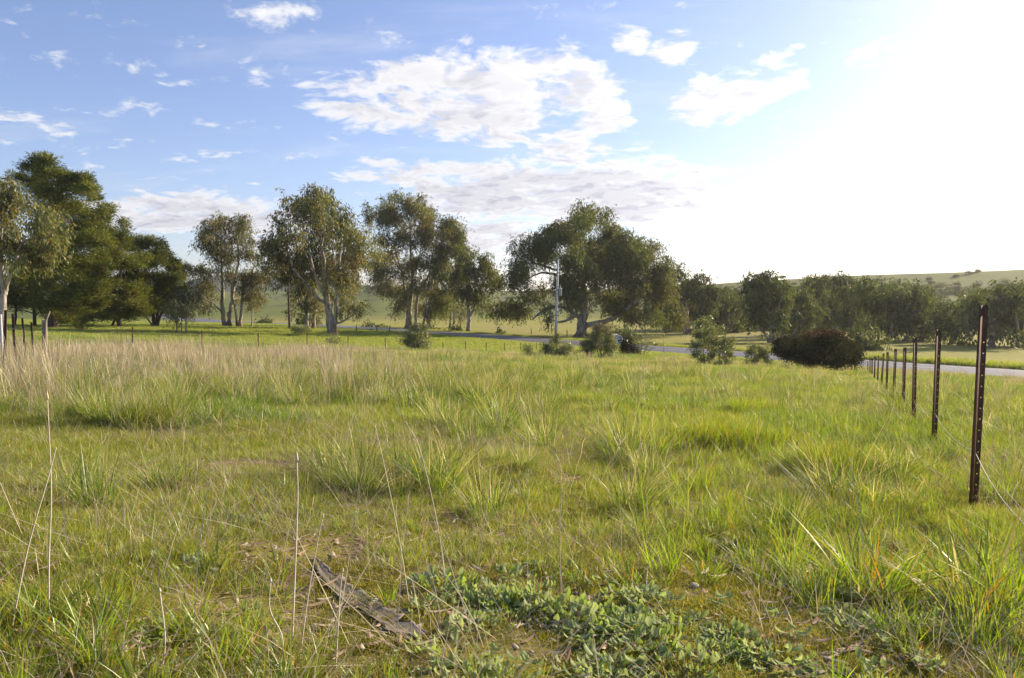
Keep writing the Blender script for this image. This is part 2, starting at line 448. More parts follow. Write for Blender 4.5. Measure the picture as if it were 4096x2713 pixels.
def build_ground():
    th = np.concatenate([np.radians(np.arange(-180, -50, 3.0)), np.radians(np.arange(-50, 50.01, .3)), np.radians(np.arange(53, 180, 3.0))])
    r = np.concatenate([[.05], np.geomspace(.6, 7000, 372)])
    T, R = np.meshgrid(th, r); X = (R * np.sin(T)).ravel(); Y = (R * np.cos(T)).ravel()
    Z = height(X, Y)
    nt = len(th); i = np.arange(len(r) - 1)[:, None] * nt; k = np.arange(nt)[None]; k2 = (k + 1) % nt
    Q = np.stack([i + k, i + k2, i + nt + k2, i + nt + k], 2).reshape(-1, 4)
    RR = np.hypot(X, Y)
    soil = np.array([.105, .075, .045]); turf = np.array([.19, .22, .045]); field = np.array([.24, .235, .055]); pale = np.array([.25, .22, .10])
    scrub = np.array([.06, .07, .03]); blue = np.array([.075, .10, .055]); gravel = np.array([.22, .17, .12])
    C = np.repeat(soil[None], len(X), 0)
    def mixin(c, w):
        nonlocal C
        w = np.asarray(w)[:, None]; C = C * (1 - w) + c * w
    mixin(turf, sstep(5, 16, RR) * .9)
    road_d = np.abs(X - road_x(Y)) * .81
    beyond = X > road_x(Y)
    mixin(field, np.where(beyond, 1, 0) * sstep(5, 9, road_d))
    mixin(pale, np.where(beyond, 1, 0) * sstep(.5, .75, fbm(X, Y, 45, 31)) * .5)
    mixin(gravel, (1 - sstep(6.5, 8.0, road_d)) * .7)
    # scrub on the brow of the hills
    px = 2048 + F * X / np.maximum(Y, 1)
    mixin(scrub, sstep(300, 330, Y) * (1 - sstep(372, 380, Y)) * 0 * (px > 2800))
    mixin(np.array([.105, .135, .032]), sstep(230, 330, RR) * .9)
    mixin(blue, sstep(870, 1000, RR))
    mixin(scrub, sstep(.52, .66, fbm(X, Y, 38, 77)) * sstep(260, 360, RR) * .55)
    m, t, out = new_mat('ground')
    a = t.node('ShaderNodeVertexColor', layer_name='Col'); tc = t.node('ShaderNodeTexCoord'); P = tc.outputs['Object']
    dist = t.vmath('LENGTH', P)
    nearf = t.smooth(dist, 22, 6)
    n1 = t.noise(P, .9, 5, .6); n2 = t.noise(P, 6.0, 6, .65); n3 = t.noise(P, 38.0, 5, .7); n4 = t.noise(P, .08, 4, .55)
    moss = t.mix(t.smooth(n3, .3, .7), (.13, .13, .018), (.24, .215, .03))
    dirt = t.mix(t.smooth(n3, .35, .65), (.12, .082, .055), (.25, .185, .13))
    grit = t.mix(t.smooth(n3, .62, .74), dirt, (.40, .32, .23))
    nearc = t.mix(t.smooth(t.math('ADD', n1, t.math('MULTIPLY', n2, .35)), .55, .70), grit, moss)
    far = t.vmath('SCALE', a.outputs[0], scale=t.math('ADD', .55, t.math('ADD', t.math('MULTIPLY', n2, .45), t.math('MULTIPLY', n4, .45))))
    far = t.mix(t.math('MULTIPLY', t.smooth(n1, .45, .7), .35), far, t.mix(1.0, far, (1.45, 1.15, .8), 'MULTIPLY'))
    c = t.mix(nearf, far, nearc)
    bmp = t.math('ADD', n2, t.math('MULTIPLY', n3, .35))
    principled(t, out, c, .95, .1, bmp, .035, .8)
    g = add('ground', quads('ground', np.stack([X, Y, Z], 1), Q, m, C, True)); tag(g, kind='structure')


build_ground()

# ------------------------------------------------------------------ road
ROAD_W = 5.6


def road_frame():
    Ys = np.concatenate([np.arange(14, 140, 3.0), np.arange(140, 420, 8.0)])
    X = road_x(Ys); Z = height(X, Ys) + .10
    Z = np.convolve(np.pad(Z, 3, 'edge'), np.ones(7) / 7, 'valid')
    n = np.array([1, .72]) / math.hypot(1, .72)     # across the road
    return X, Ys, Z, n


def strip(name, o0, o1, dz, mat, y0=0, y1=1e9, skirt=0.0, dashes=None):
    X, Ys, Z, n = road_frame()
    if dashes:
        yy = []; V = []; Q = []
        for a in np.arange(max(y0, 20), min(y1, 320), dashes[1]):
            for b in (a, a + dashes[0]):
                for o in (o0, o1):
                    x = np.interp(b, Ys, X); z = np.interp(b, Ys, Z); V.append((x + n[0] * o, b + n[1] * o, z + dz))
            k = len(V); Q.append((k - 4, k - 3, k - 1, k - 2))
        return quads(name, V, Q, mat)
    s = (Ys >= y0) & (Ys <= y1); X, Ys, Z = X[s], Ys[s], Z[s]
    offs = np.linspace(o0, o1, 7) if skirt else np.array([o0, o1])
    crown = -.018 * np.abs(offs)
    if skirt:
        offs = np.concatenate([[o0 - .5], offs, [o1 + .5]]); crown = np.concatenate([[-skirt], crown, [-skirt]])
    V = np.stack([X[:, None] + n[0] * offs, Ys[:, None] + n[1] * offs, Z[:, None] + crown + dz], 2)
    if not skirt: V[:, :, 2] = Z[:, None] - .018 * np.abs(offs)[None] + dz
    m_ = len(offs); i = np.arange(len(X) - 1)[:, None] * m_; k = np.arange(m_ - 1)[None]
    Q = np.stack([i + k, i + k + 1, i + m_ + k + 1, i + m_ + k], 2).reshape(-1, 4)
    return quads(name, V.reshape(-1, 3), Q, mat, smooth=bool(skirt))


def build_road():
    m, t, out = new_mat('asphalt')
    P = t.node('ShaderNodeTexCoord').outputs['Object']
    n = t.noise(P, .35, 4, .6); n2 = t.noise(P, 30, 3, .6)
    c = t.mix(n, (.075, .072, .073), (.11, .105, .103)); c = t.mix(t.smooth(n2, .5, .8), c, (.13, .125, .12))
    principled(t, out, c, t.math('ADD', .42, t.math('MULTIPLY', n2, .2)), .5, n2, .006, .5)
    mp, t, out = new_mat('road_paint')
    P = t.node('ShaderNodeTexCoord').outputs['Object']; n = t.noise(P, 6, 5, .65)
    principled(t, out, t.mix(t.smooth(n, .35, .6), (.38, .37, .35), (.78, .77, .74)), .6, .4)
    r = add('road', strip('road', -ROAD_W, ROAD_W, 0, m, skirt=.35)); tag(r, kind='structure')
    for o in (-3.7, 3.7):
        e = add('edge_line', strip('edge_line', o - .09, o + .09, .008, mp), r)
    add('centre_line', strip('centre_line', -.08, .08, .008, mp, dashes=(3.5, 11.0)), r)


build_road()

# ------------------------------------------------------------------ trees and shrubs
LEAFCOUNT = 0


def leaf_faces(P, D, L, W, rg):
    """rhombus leaves: P base points, D directions, L lengths, W widths"""
    n = len(P); D = D / np.maximum(np.linalg.norm(D, axis=1, keepdims=True), 1e-9)
    S = np.cross(D, rg.normal(size=(n, 3))); S /= np.maximum(np.linalg.norm(S, axis=1, keepdims=True), 1e-9)
    mid = P + D * (L * .45)[:, None]
    V = np.stack([P, mid + S * (W / 2)[:, None], P + D * L[:, None], mid - S * (W / 2)[:, None]], 1).reshape(-1, 3)
    return V, np.arange(4 * n).reshape(n, 4)


SPECIES = {
    # leaf length, width, droop, clump size factor, palette [(colour, weight)], coverage
    'gum': dict(L=.36, W=.115, droop=.9, pal=[((.075, .085, .035), 5), ((.11, .11, .045), 3), ((.15, .10, .05), 2.2), ((.05, .065, .035), 3), ((.19, .15, .08), .7)], k=2.4, mat='M_GUM', sub=.25),
    'gum_green': dict(L=.38, W=.125, droop=.8, pal=[((.068, .08, .026), 5), ((.10, .105, .034), 3), ((.044, .06, .024), 4), ((.13, .098, .042), 1.2)], k=3.3, mat='M_GUM', sub=.26),
    'pale': dict(L=.31, W=.095, droop=.8, pal=[((.10, .095, .055), 4), ((.08, .085, .045), 4), ((.13, .11, .07), 2), ((.06, .065, .035), 2)], k=2.1, mat='M_GUM', sub=.24),
    'pine': dict(L=.46, W=.085, droop=-.45, pal=[((.075, .09, .018), 5), ((.11, .115, .022), 3), ((.045, .06, .016), 4), ((.15, .12, .035), .7)], k=3.6, mat='M_PINE', sub=.21),
    'shrub': dict(L=.10, W=.045, droop=.2, pal=[((.085, .105, .045), 5), ((.12, .13, .06), 3), ((.05, .07, .03), 3), ((.18, .13, .08), .8)], k=2.2, mat='M_SHRUB', sub=.3),
    'red': dict(L=.11, W=.06, droop=.0, pal=[((.026, .032, .014), 6), ((.035, .038, .017), 4), ((.06, .035, .018), 1)], k=4.2, mat='M_BUSH', sub=.6),
    'far': dict(L=.5, W=.2, droop=.7, pal=[((.048, .060, .022), 5), ((.068, .074, .027), 3), ((.034, .045, .020), 4), ((.09, .076, .038), 1)], k=2.8, mat='M_GUM', sub=.25),
}


def tree(name, label, cat, species, Y, base_px, blobs, limbs, conv, group=None, dscale=.85, seed=0, bark=None, dens=1.0, zlow=True, lean=0.0, top_red=None, base_py=None, leafscale=1.0):
    """base_px: photo x of the foot. blobs (cx,cy,rx,ry[,density]) and limbs [(cx,cy,radius)...] are read off a crop; conv=(x0,y0,scale) turns them into photo pixels.
    Y is the distance of the foot; everything gets depth around it."""
    global LEAFCOUNT
    rg = np.random.default_rng(seed + 100)
    sp = SPECIES[species]; x0, y0, sc = conv
    bx = at(base_px, 1300, Y)[0]; base = on_ground(bx, Y)
    pxm = Y / F                                            # metres per photo pixel there
    tocrop = lambda cx, cy: (x0 + cx * sc, y0 + cy * sc)
    root = empty(name, base); tag(root, label, cat, group)
    bark = bark or M_GUMBARK
    B = []
    for b in blobs:
        cx, cy, rx, ry = b[:4]; dn = b[4] if len(b) > 4 else 1.0
        p = at(*tocrop(cx, cy), Y) - base
        B.append((p, rx * sc * pxm * (.97 if species == 'red' else 1.1), ry * sc * pxm * (.95 if species == 'red' else 1.12), dn if dn > .3 and dn != .5 else (.7 if dn == .5 else dn)))
    allx = np.array([b[0][0] for b in B]); xc = allx.mean(); half = max(np.ptp(allx) / 2 + np.mean([b[1] for b in B]), .3)
    # depth for every foliage clump: spread round the stem axis, more where the crown is wide
    BB = []
    for i, (p, rx, ry, dn) in enumerate(B):
        room = math.sqrt(max(half ** 2 - (p[0] - xc) ** 2, 0)) * dscale
        dy = rg.uniform(-1, 1) * room
        q = p + np.array([0, dy, 0]) + np.array([ray(*(2048 + F * (bx + p[0]) / Y, 1300))[0] * dy, 0, 0]) * 1.0
        BB.append((q, rx, ry, dn))
    for (q, rx, ry, dn) in list(BB):
        o_ = rg.uniform(-1, 1, 3) * np.array([.8 * rx, .9 * rx, .95 * ry]); BB.append((q + o_, rx * rg.uniform(.5, .75), ry * rg.uniform(.55, .9), dn * .8))
    if len(B) > 6:             # foliage between neighbouring clumps, so that the crown hangs together
        cen = np.array([b[0] for b in BB[:len(B)]])
        for i in range(len(B)):
            dd = np.linalg.norm(cen - cen[i], axis=1); dd[i] = 1e9
            for j in np.argsort(dd)[:2]:
                if dd[j] < 2.6 * (BB[i][1] + BB[j][1]) / 1.4 and rg.random() < .8:
                    f = rg.uniform(.3, .7); BB.append((cen[i] * (1 - f) + cen[j] * f + rg.normal(0, .25, 3) * BB[i][1], BB[i][1] * rg.uniform(.5, .75), BB[i][2] * rg.uniform(.55, .85), min(BB[i][3], BB[j][3]) * .85))
    nodes = []; nrad = []
    tm = []
    for li, lb in enumerate(limbs):
        P = np.array([at(*tocrop(a, b), Y) - base for a, b, r_ in lb]); r = np.array([c[2] for c in lb], float)
        if li == 0 or (P[0, 2] < 1.2): P[0, 2] = -.25
        for j in range(1, len(P)): P[j, 1] += rg.uniform(-.12, .12) * P[j, 2] * (.9 if li else .3)
        if li and len(nodes) and P[0, 2] > 1.2:            # start a limb on the limb it leaves
            N = np.array(nodes); d = np.linalg.norm((N - P[0])[:, (0, 2)], axis=1); P[0] = N[int(np.argmin(d))]
        C = catmull(P, 6); R = np.interp(np.linspace(0, 1, len(C)), np.linspace(0, 1, len(r)), r)
        C[1:] += rg.normal(0, 1, (len(C) - 1, 3)) * np.minimum(.10 * R[1:, None] + .02, .12)
        if P[0, 2] < 0: R[0] *= 1.45; R[1] *= 1.2
        mb = MB(); mb.tube(C, R, 9 if r[0] > .15 else 6)
        tm.append(('trunk' if li == 0 else ('trunk' if P[0, 2] < 0 else 'limb'), mb.mesh('limb', bark, True)))
        nodes += list(C[1:]); nrad += list(R[1:])
    tw = MB()
    order = np.argsort([np.linalg.norm(b[0]) for b in BB])
    LV = []; LQ = []; LC = []; nv = 0
    pal = np.array([c for c, w in sp['pal']]); pw = np.array([w for c, w in sp['pal']], float); pw /= pw.sum()
    ztop = max(b[0][2] + b[2] for b in BB)
    for oi in order:
        q, rx, ry, dn = BB[oi]; rz = (rx + ry) / 2
        N = np.array(nodes); dv = q - N; dist = np.linalg.norm(dv, axis=1) + np.where(dv[:, 2] < -.2 * np.abs(dv[:, 0]), 1.0, 0) * np.abs(dv[:, 2]) * 1.2
        j = int(np.argmin(dist)); s = N[j]; L0 = np.linalg.norm(q - s)
        foot = q - np.array([0, 0, ry * .25])
        rb = min(nrad[j] * .6, .012 * L0 + .035 * ry / .8 + .015)
        mid = (s + foot) / 2 + np.array([0, 0, .10 * L0]) + rg.normal(0, .05 * L0, 3)
        C = catmull([s, mid, foot], 4); tw.tube(C, np.linspace(rb, rb * .45, len(C)), 5, False)
        for c in C[2:]: nodes.append(c); nrad.append(rb * .6)
        m = int(np.clip(8 + 9 * rx * ry / (sp['sub'] ** 2 * 9), 9, 24))
        # sub-clumps spread through the ellipsoid, towards its shell
        v = rg.normal(size=(m, 3)); v /= np.linalg.norm(v, axis=1, keepdims=True); rr = rg.random(m) ** .45 * 1.0
        cs = q + v * rr[:, None] * np.array([rx, rz, ry])
        for c in (cs if species not in ('far', 'red', 'pine') else cs[:2]):
            e = np.stack([foot, (foot + c) / 2 + rg.normal(0, .06, 3) * rz, c]); tw.tube(e, [rb * .4, rb * .28, rb * .12], 3, False)
        area = math.pi * rx * ry; la = sp['L'] * sp['W'] / 2 * leafscale ** 2
        n = int(np.clip(sp['k'] * dens * dn * area / la, 25, 9000))
        w = rg.random(m) + .4; w /= w.sum(); ci = rg.choice(m, n, p=w)
        sig = sp['sub'] * rg.uniform(.75, 1.25, m)[ci][:, None]
        off = rg.normal(size=(n, 3)); off *= (np.minimum(np.linalg.norm(off, axis=1, keepdims=True), 1.9) / np.linalg.norm(off, axis=1, keepdims=True))
        P = cs[ci] + off * sig * np.array([rx, rz, ry * 1.05])
        D = rg.normal(size=(n, 3)) * .75
        if species in ('gum', 'gum_green', 'pale', 'far'):   # leaves hang in sprays along thin drooping twiglets
            na = max(n // 7, 1); ai = rg.integers(0, na, n); dirn = off[:na] * .45 + np.array([0, 0, -.75]) + rg.normal(0, .25, (na, 3))
            tt = rg.random(n)[:, None] * (sp['L'] * 2.6); P = P[:na][ai] + dirn[ai] * tt + rg.normal(0, sp['L'] * .28, (n, 3)); D = D * .8 + dirn[ai] * .8
        if species == 'pine': D = off * np.array([1, 1, .5]) * .9 + rg.normal(size=(n, 3)) * .35
        D[:, 2] -= sp['droop']
        LL = sp['L'] * leafscale * rg.uniform(.5, 1.55, n); WW = sp['W'] * leafscale * rg.uniform(.7, 1.3, n)
        V, Q = leaf_faces(P, D, LL, WW, rg)
        cc = pal[rg.choice(len(pal), m, p=pw)][ci] * .5 + pal[rg.choice(len(pal), n, p=pw)] * .5
        cc = cc * rg.uniform(.7, 1.35, n)[:, None] * rg.uniform(.72, 1.32)
        if species in ('gum', 'gum_green', 'pale') and rg.random() < .3: cc = cc * np.array([1.2, .98, .88])
        if top_red:
            # young growth on the outside of the bush is red-brown
            hgt = sstep(top_red[0], top_red[1], P[:, 2] / ztop) * (rg.random(n) < .75)
            cc = cc * (1 - hgt[:, None]) + np.array([.06, .032, .02]) * rg.uniform(.5, 1.4, n)[:, None] * hgt[:, None]
        LV.append(V); LQ.append(Q + nv); LC.append(np.repeat(cc, 4, 0)); nv += len(V); LEAFCOUNT += n
    for nm, me in tm: add(nm, me, root)
    add('twigs', tw.mesh('twigs', bark if species in ('gum', 'gum_green', 'pale') else (M_TWIG if species != 'pine' else M_PINEBARK), True), root)['kind'] = 'stuff'
    add('crown', quads('crown', np.concatenate(LV), np.concatenate(LQ), globals()[sp['mat']], np.concatenate(LC)), root)
    return root


def S(*bl): return [(*b, .5) for b in bl]   # sparse clumps


c1 = (0, 600, .574); c2 = (700, 700, .4782); c3 = (1400, 700, .4785); c4 = (1950, 800, .4464); c5 = (2650, 1000, .3507); c6 = (3300, 1000, .6695)

# --- the big red gum beside the power pole
D_blobs = [(760,150,120,70),(960,150,150,75),(1080,200,90,70),(560,260,85,55),(700,330,110,80),(900,320,140,85),(1100,330,120,80),(1230,320,70,70),(1420,390,110,85),
 (380,430,140,100),(470,350,75,65),(270,560,120,50),(500,520,85,55),(760,520,110,80),(780,660,100,65),(1000,520,120,80),(1250,520,180,110),(1400,500,120,95),
 (1100,620,110,70),(1200,700,180,90),(1440,680,120,85),(1580,620,85,75),(770,870,105,85),(760,790,110,75),(880,900,85,65),(1050,850,140,75),(1250,860,150,85),(1480,850,135,85),
 (1600,950,130,95),(1650,1060,105,95),(1500,1050,115,75),(1280,1000,100,55),(180,940,115,55),(330,970,65,55),(100,985,80,38),(1100,960,90,50),(1540,740,80,60),(860,420,105,70),(990,400,105,70),(1150,430,110,80),(680,240,85,55),(850,230,95,55),(1320,440,100,75),(560,400,75,55),(660,720,75,55),(900,620,85,65),(960,740,95,65),(480,440,80,60),(1330,760,110,75)] + \
 S((260,660,100,55),(220,740,65,55),(480,790,100,65),(400,830,110,55),(240,1015,140,35),(540,960,55,55),(560,1060,45,55),(620,480,80,60),(330,640,70,50))
D_limbs = [[(845,1255,1.05),(845,1170,.85),(850,1080,.80),(880,900,.48),(850,740,.42),(890,560,.34),(880,440,.24),(830,330,.12)],
 [(880,1120,.5),(1060,1090,.42),(1200,1010,.38),(1350,890,.28),(1440,830,.16)],[(800,1050,.36),(700,970,.3),(560,960,.25),(460,1020,.2),(400,1075,.1)],
 [(790,1060,.3),(700,1080,.22),(640,1092,.18),(560,1078,.1)],[(830,1000,.34),(740,800,.26),(640,680,.2),(480,655,.16),(360,705,.08)],
 [(850,760,.3),(780,620,.25),(600,622,.2),(450,570,.16),(300,575,.08)],[(870,740,.3),(980,650,.22),(1150,690,.16),(1290,620,.1)],[(890,560,.25),(1000,450,.18),(1120,350,.1)],
 [(1230,1010,.2),(1320,1080,.15),(1410,1190,.07)],[(860,500,.2),(770,520,.15),(720,420,.12),(700,300,.07)]]
tree('gum_tree', 'huge spreading gum with a thick pale trunk just behind the concrete power pole', 'tree', 'gum_green', 131, 2327, D_blobs, D_limbs, c4, 'gum trees along the road', seed=1, dscale=.55)

# --- gum with brown-tinged dome crown
B_blobs = [(1210,170,60,60),(1300,170,60,60),(1110,170,50,50),(1150,260,120,80),(1330,270,105,80),(1120,370,140,85),(1350,400,135,95),(1200,480,170,95),(1450,480,115,85),(1560,540,100,85),
 (1000,500,120,75),(860,530,110,75),(800,620,85,65),(900,660,120,75),(1050,640,120,85),(1250,620,150,95),(1450,640,130,95),(820,760,85,55),(960,760,110,75),(1540,1110,70,45),(1590,690,60,70)] + \
 S((930,220,50,50),(980,260,70,50),(870,390,60,50),(1100,780,110,80),(1330,760,150,85),(1480,780,115,80),(1330,880,100,70),(1450,900,100,70),(900,860,90,50),(1420,1080,80,55),(1360,1010,80,60),(1240,780,90,70))
B_limbs = [[(1310,1340,.6),(1295,1210,.5),(1280,1080,.42),(1260,950,.3),(1240,700,.22),(1210,450,.12)],[(1325,1335,.4),(1345,1200,.3),(1362,1000,.24),(1380,800,.18),(1400,500,.1)],
 [(1275,1080,.26),(1170,1010,.2),(1080,880,.15),(980,780,.08)],[(1275,1050,.25),(1185,850,.2),(1100,600,.1)],[(1345,1270,.16),(1460,1190,.11),(1540,1130,.06)],[(1260,930,.2),(1310,780,.15),(1330,600,.08)]]
tree('gum_tree', 'round-crowned brownish gum with forked white stems in front of the road', 'tree', 'gum', 105, 1326, B_blobs, B_limbs, c2, 'gum trees along the road', seed=2)
B2 = S((1060,920,90,60),(1100,1080,80,60),(1180,1100,70,50),(980,1130,50,35),(1040,840,80,60),(1120,960,80,60),(1150,860,80,60),(1010,1020,60,40))
tree('gum_tree', 'thin shaded gum with two dark stems standing behind the brownish gum', 'tree', 'gum', 122, 1232, B2,
     [[(1105,1285,.34),(1100,1170,.28),(1110,1020,.2),(1080,880,.1)],[(1160,1295,.3),(1165,1100,.24),(1160,900,.12)],[(1100,1140,.2),(1035,1080,.15),(1028,930,.09)]], c2, 'gum trees along the road', seed=3)

# --- slender pale multi-stemmed gum
A_blobs = [(360,330,45,45),(390,400,55,65),(310,420,65,50),(260,500,65,55),(300,570,75,55),(380,540,75,65),(480,400,45,55),(550,380,55,55),(590,440,65,55),(530,500,85,65),(600,540,55,65),(340,670,85,55),(460,680,65,45),
 (210,760,75,45),(130,770,45,32),(600,820,75,55),(680,830,85,65)] + S((220,580,60,50),(440,600,70,50),(540,640,80,60),(620,620,50,60),(280,820,90,60),(280,910,90,60),(180,950,60,50),(260,1010,80,50),(250,1090,60,50),
 (460,860,60,50),(650,930,100,70),(700,1010,60,70),(520,1000,50,50),(690,680,50,50),(700,1060,50,40),(420,760,70,50))
A_limbs = [[(412,1268,.36),(402,1100,.3),(395,900,.25),(388,750,.2),(400,520,.1)],[(445,1268,.34),(468,1050,.27),(495,850,.2),(525,700,.16),(545,520,.08)],[(485,1268,.2),(455,1200,.2),(440,1150,.16)],
 [(527,1268,.22),(505,1120,.19),(485,980,.14),(480,900,.08)],[(540,1268,.28),(565,1080,.24),(572,940,.17),(560,850,.08)],[(572,1050,.2),(592,930,.16),(612,850,.13),(665,740,.07)],
 [(400,1180,.16),(330,1080,.13),(200,1010,.07)],[(390,1000,.12),(340,930,.08),(300,880,.05)],[(570,1060,.14),(630,1020,.1),(690,1000,.06)]]
tree('gum_tree', 'slender pale gum with several bare white stems left of the wooden pole', 'tree', 'pale', 125, 912, A_blobs, A_limbs, c2, 'gum trees along the road', seed=4)
tree('gum_sapling', 'thin sapling with a small crown beside the pale multi-stemmed gum', 'tree', 'pale', 124, 1006, S((645,1040,50,40),(660,990,40,40),(620,1000,40,40)), [[(640,1268,.12),(646,1160,.1),(645,1040,.05)]], c2, seed=5)

# --- tall gum beyond the road and its neighbours
C_blobs = [(310,190,58,52),(400,200,58,48),(470,230,48,48),(580,220,58,52),(640,290,65,65),(600,330,75,65),(190,320,58,55),(290,310,58,58),(380,330,85,75),(500,330,75,65),(650,390,55,65),(300,420,75,55),(420,450,85,55),(580,450,85,65),(660,480,55,55),
 (370,540,75,55),(230,700,85,55),(350,660,75,55),(330,800,100,65),(250,850,85,65),(290,940,85,55),(600,960,75,55)] + S((170,400,40,40),(250,540,70,60),(500,560,90,70),(620,580,70,60),(470,740,80,60),(560,700,90,60),(400,930,100,70),(500,860,80,60),(620,760,80,60),(640,860,80,60),
 (420,1030,70,50),(390,1130,70,50),(560,1080,50,60),(640,1080,60,60))
C_limbs = [[(490,1262,.75),(495,1150,.5),(510,1000,.4),(520,850,.32),(510,650,.24),(500,400,.12)],[(472,1262,.4),(478,1150,.34),(440,850,.24),(395,680,.18),(370,540,.1)],[(545,1262,.36),(558,1080,.32),(590,950,.26),(655,850,.2),(690,640,.1)],
 [(612,1262,.3),(635,1120,.24),(650,1000,.12)],[(480,1110,.2),(430,1060,.16),(330,960,.08)],[(515,850,.2),(590,640,.14),(600,420,.08)],[(430,800,.18),(330,650,.12),(230,540,.07)]]
tree('gum_tree', 'tall open gum with red-brown leaf tips behind the leafy shrub across the road', 'tree', 'gum', 162, 1636, C_blobs, C_limbs, c3, 'gum trees along the road', seed=6)
C2 = [(840,380,85,55),(800,440,75,55),(890,460,65,65),(920,540,48,55),(830,590,85,55),(900,640,75,55),(720,700,75,65),(800,720,85,65),(780,820,85,55),(700,900,75,55),(740,1000,75,55),(690,1130,60,50)] + S((770,520,70,50),(800,920,80,60),(760,1100,80,60),(690,560,60,60))
tree('gum_tree', 'narrow leaning gum pressed against the right side of the tall open gum', 'tree', 'gum_green', 158, 1712, C2, [[(655,1262,.4),(660,1100,.34),(690,900,.27),(740,640,.2),(830,420,.1)],[(690,900,.2),(780,700,.14),(880,580,.08)],[(740,640,.18),(720,540,.12),(770,440,.06)]], c3, 'gum trees along the road', seed=7)
C3 = [(1010,640,55,48),(960,700,55,55),(1000,760,55,62),(1130,690,55,50),(1150,760,55,48),(1120,840,75,55),(1180,850,48,48),(960,860,65,55),(900,850,55,48),(1260,880,38,45),(940,780,55,48)] + S((1220,920,50,30),(1100,940,100,60),(1050,1020,80,60),(1100,1080,70,60),(960,960,60,60),(900,980,60,60))
tree('gum_tree', 'small gum with a dark straight foot and white forked top beyond the road', 'tree', 'gum_green', 141, 1874, C3, [[(990,1318,.42),(993,1200,.34),(988,1080,.26),(1000,900,.2),(1040,760,.1)],[(995,1200,.26),(1040,1110,.22),(1085,950,.16),(1150,840,.08)],[(990,1080,.2),(950,960,.14),(930,830,.07)]], c3, 'gum trees along the road', seed=8)
C4 = [(800,1130,60,60),(930,1150,50,60)] + S((870,1060,60,60),(900,1000,50,50),(830,1040,50,50))
tree('gum_sapling', 'clump of thin white-stemmed saplings between two taller gums across the road', 'tree', 'pale', 168, 1805, C4, [[(832,1285,.2),(842,1150,.15),(830,1050,.08)],[(866,1285,.2),(872,1080,.14),(885,980,.07)],[(922,1292,.14),(932,1180,.1)]], c3, seed=9)

# --- gum at the far left and the pines
Fb = [(20,200,60,60),(70,260,65,55),(150,340,75,55),(40,360,65,55),(310,440,85,48),(350,520,85,55),(270,540,85,65),(400,600,65,48),(380,670,55,48),(300,640,75,55),(140,640,75,55),(40,620,65,55),(110,760,55,48),(200,790,55,45),(310,780,65,38),(330,710,55,38),
 (-80,400,90,80),(-90,560,90,80),(-70,250,80,60),(-60,700,80,60)] + S((100,520,80,60),(60,440,60,60),(230,700,70,50),(30,750,50,60))
tree('gum_tree', 'grey-green gum with pale forking stems in front of the tallest pine', 'tree', 'gum', 72, 12, Fb, [[(18,1290,.34),(20,1150,.3),(28,1000,.27),(10,850,.2),(16,680,.14),(30,420,.07)],[(35,1000,.22),(90,850,.17),(190,670,.1),(300,560,.06)],[(10,850,.14),(-60,640,.1),(-70,420,.06)]], c1, seed=10, dens=1.1)
P1 = [(320,120,70,40),(210,140,60,40),(130,190,40,30),(390,150,50,40),(250,200,90,50),(350,210,100,50),(480,160,40,30),(560,190,40,35),(520,230,80,45),(600,240,40,40),(440,290,140,55),(280,300,120,55),(600,330,75,45),(650,300,40,30),(420,390,150,55),(600,420,85,45),(700,430,55,30),(765,408,42,36),(735,470,40,28),
 (350,480,140,55),(520,500,140,55),(680,520,75,45),(420,580,150,55),(600,590,130,55),(720,580,40,35),(380,680,150,55),(560,690,150,55),(690,660,90,45),(350,790,140,55),(520,800,140,55),(650,780,110,55),(420,890,150,55),(560,900,140,55),(330,980,120,45),(480,990,140,45),(620,960,100,45),(450,1080,140,45),(600,1050,100,45),(400,1150,110,40),(560,1130,100,40),(700,850,80,50),(720,940,80,50),(690,1040,90,50),(480,1190,130,30),(640,1170,110,32),(330,1090,110,45),(700,760,70,50),(300,880,110,55)]
tree('pine_tree', 'tallest dense dark pine with a broad ragged top', 'tree', 'pine', 100, 215, P1, [[(370,1245,.55),(372,1000,.45),(380,700,.34),(350,400,.22),(320,150,.08)],[(372,900,.2),(500,800,.14),(620,780,.07)],[(378,650,.18),(560,520,.12),(700,470,.06)],[(360,450,.15),(250,280,.1),(160,200,.05)],[(372,1050,.16),(300,1000,.1),(240,980,.06)]], c1, 'pines at the paddock corner', seed=11, bark=M_PINEBARK, dens=1.0)
P2 = [(870,560,45,55),(860,640,75,45),(780,600,55,38),(820,720,100,45),(870,800,110,45),(760,800,100,45),(850,900,120,45),(900,980,110,45),(780,960,120,45),(820,1060,120,45),(930,1070,100,42),(720,1080,100,45),(870,1120,100,35),(740,720,70,45),(930,880,80,50),(950,1000,80,50),(940,1110,80,40),(760,1140,90,35),(700,960,80,45),(930,780,60,45),(840,1165,110,26)]
tree('pine_tree', 'middle pine with a narrow pointed tip and a leaning trunk foot', 'tree', 'pine', 112, 480, P2, [[(835,1235,.36),(832,1120,.32),(845,850,.2),(868,540,.06)],[(765,1228,.18),(800,1180,.16),(830,1130,.12)],[(840,950,.14),(760,880,.09)],[(838,1000,.14),(930,960,.08)]], c1, 'pines at the paddock corner', seed=12, bark=M_PINEBARK)
P3 = [(980,650,65,38),(1050,660,55,38),(1110,690,48,38),(930,680,48,38),(1040,740,100,45),(1170,730,48,38),(1200,790,55,42),(960,780,85,45),(1090,810,110,45),(1220,830,55,38),(1270,860,38,28),(1000,880,110,45),(1160,890,100,45),(1250,900,48,38),(1080,960,120,45),(1200,960,75,42),(980,1000,90,45),(1150,1030,90,42),(1070,1075,80,36),(960,1090,90,40),(1190,1080,80,40),(1010,1130,90,30),(1140,1130,80,28),(1250,980,50,45)]
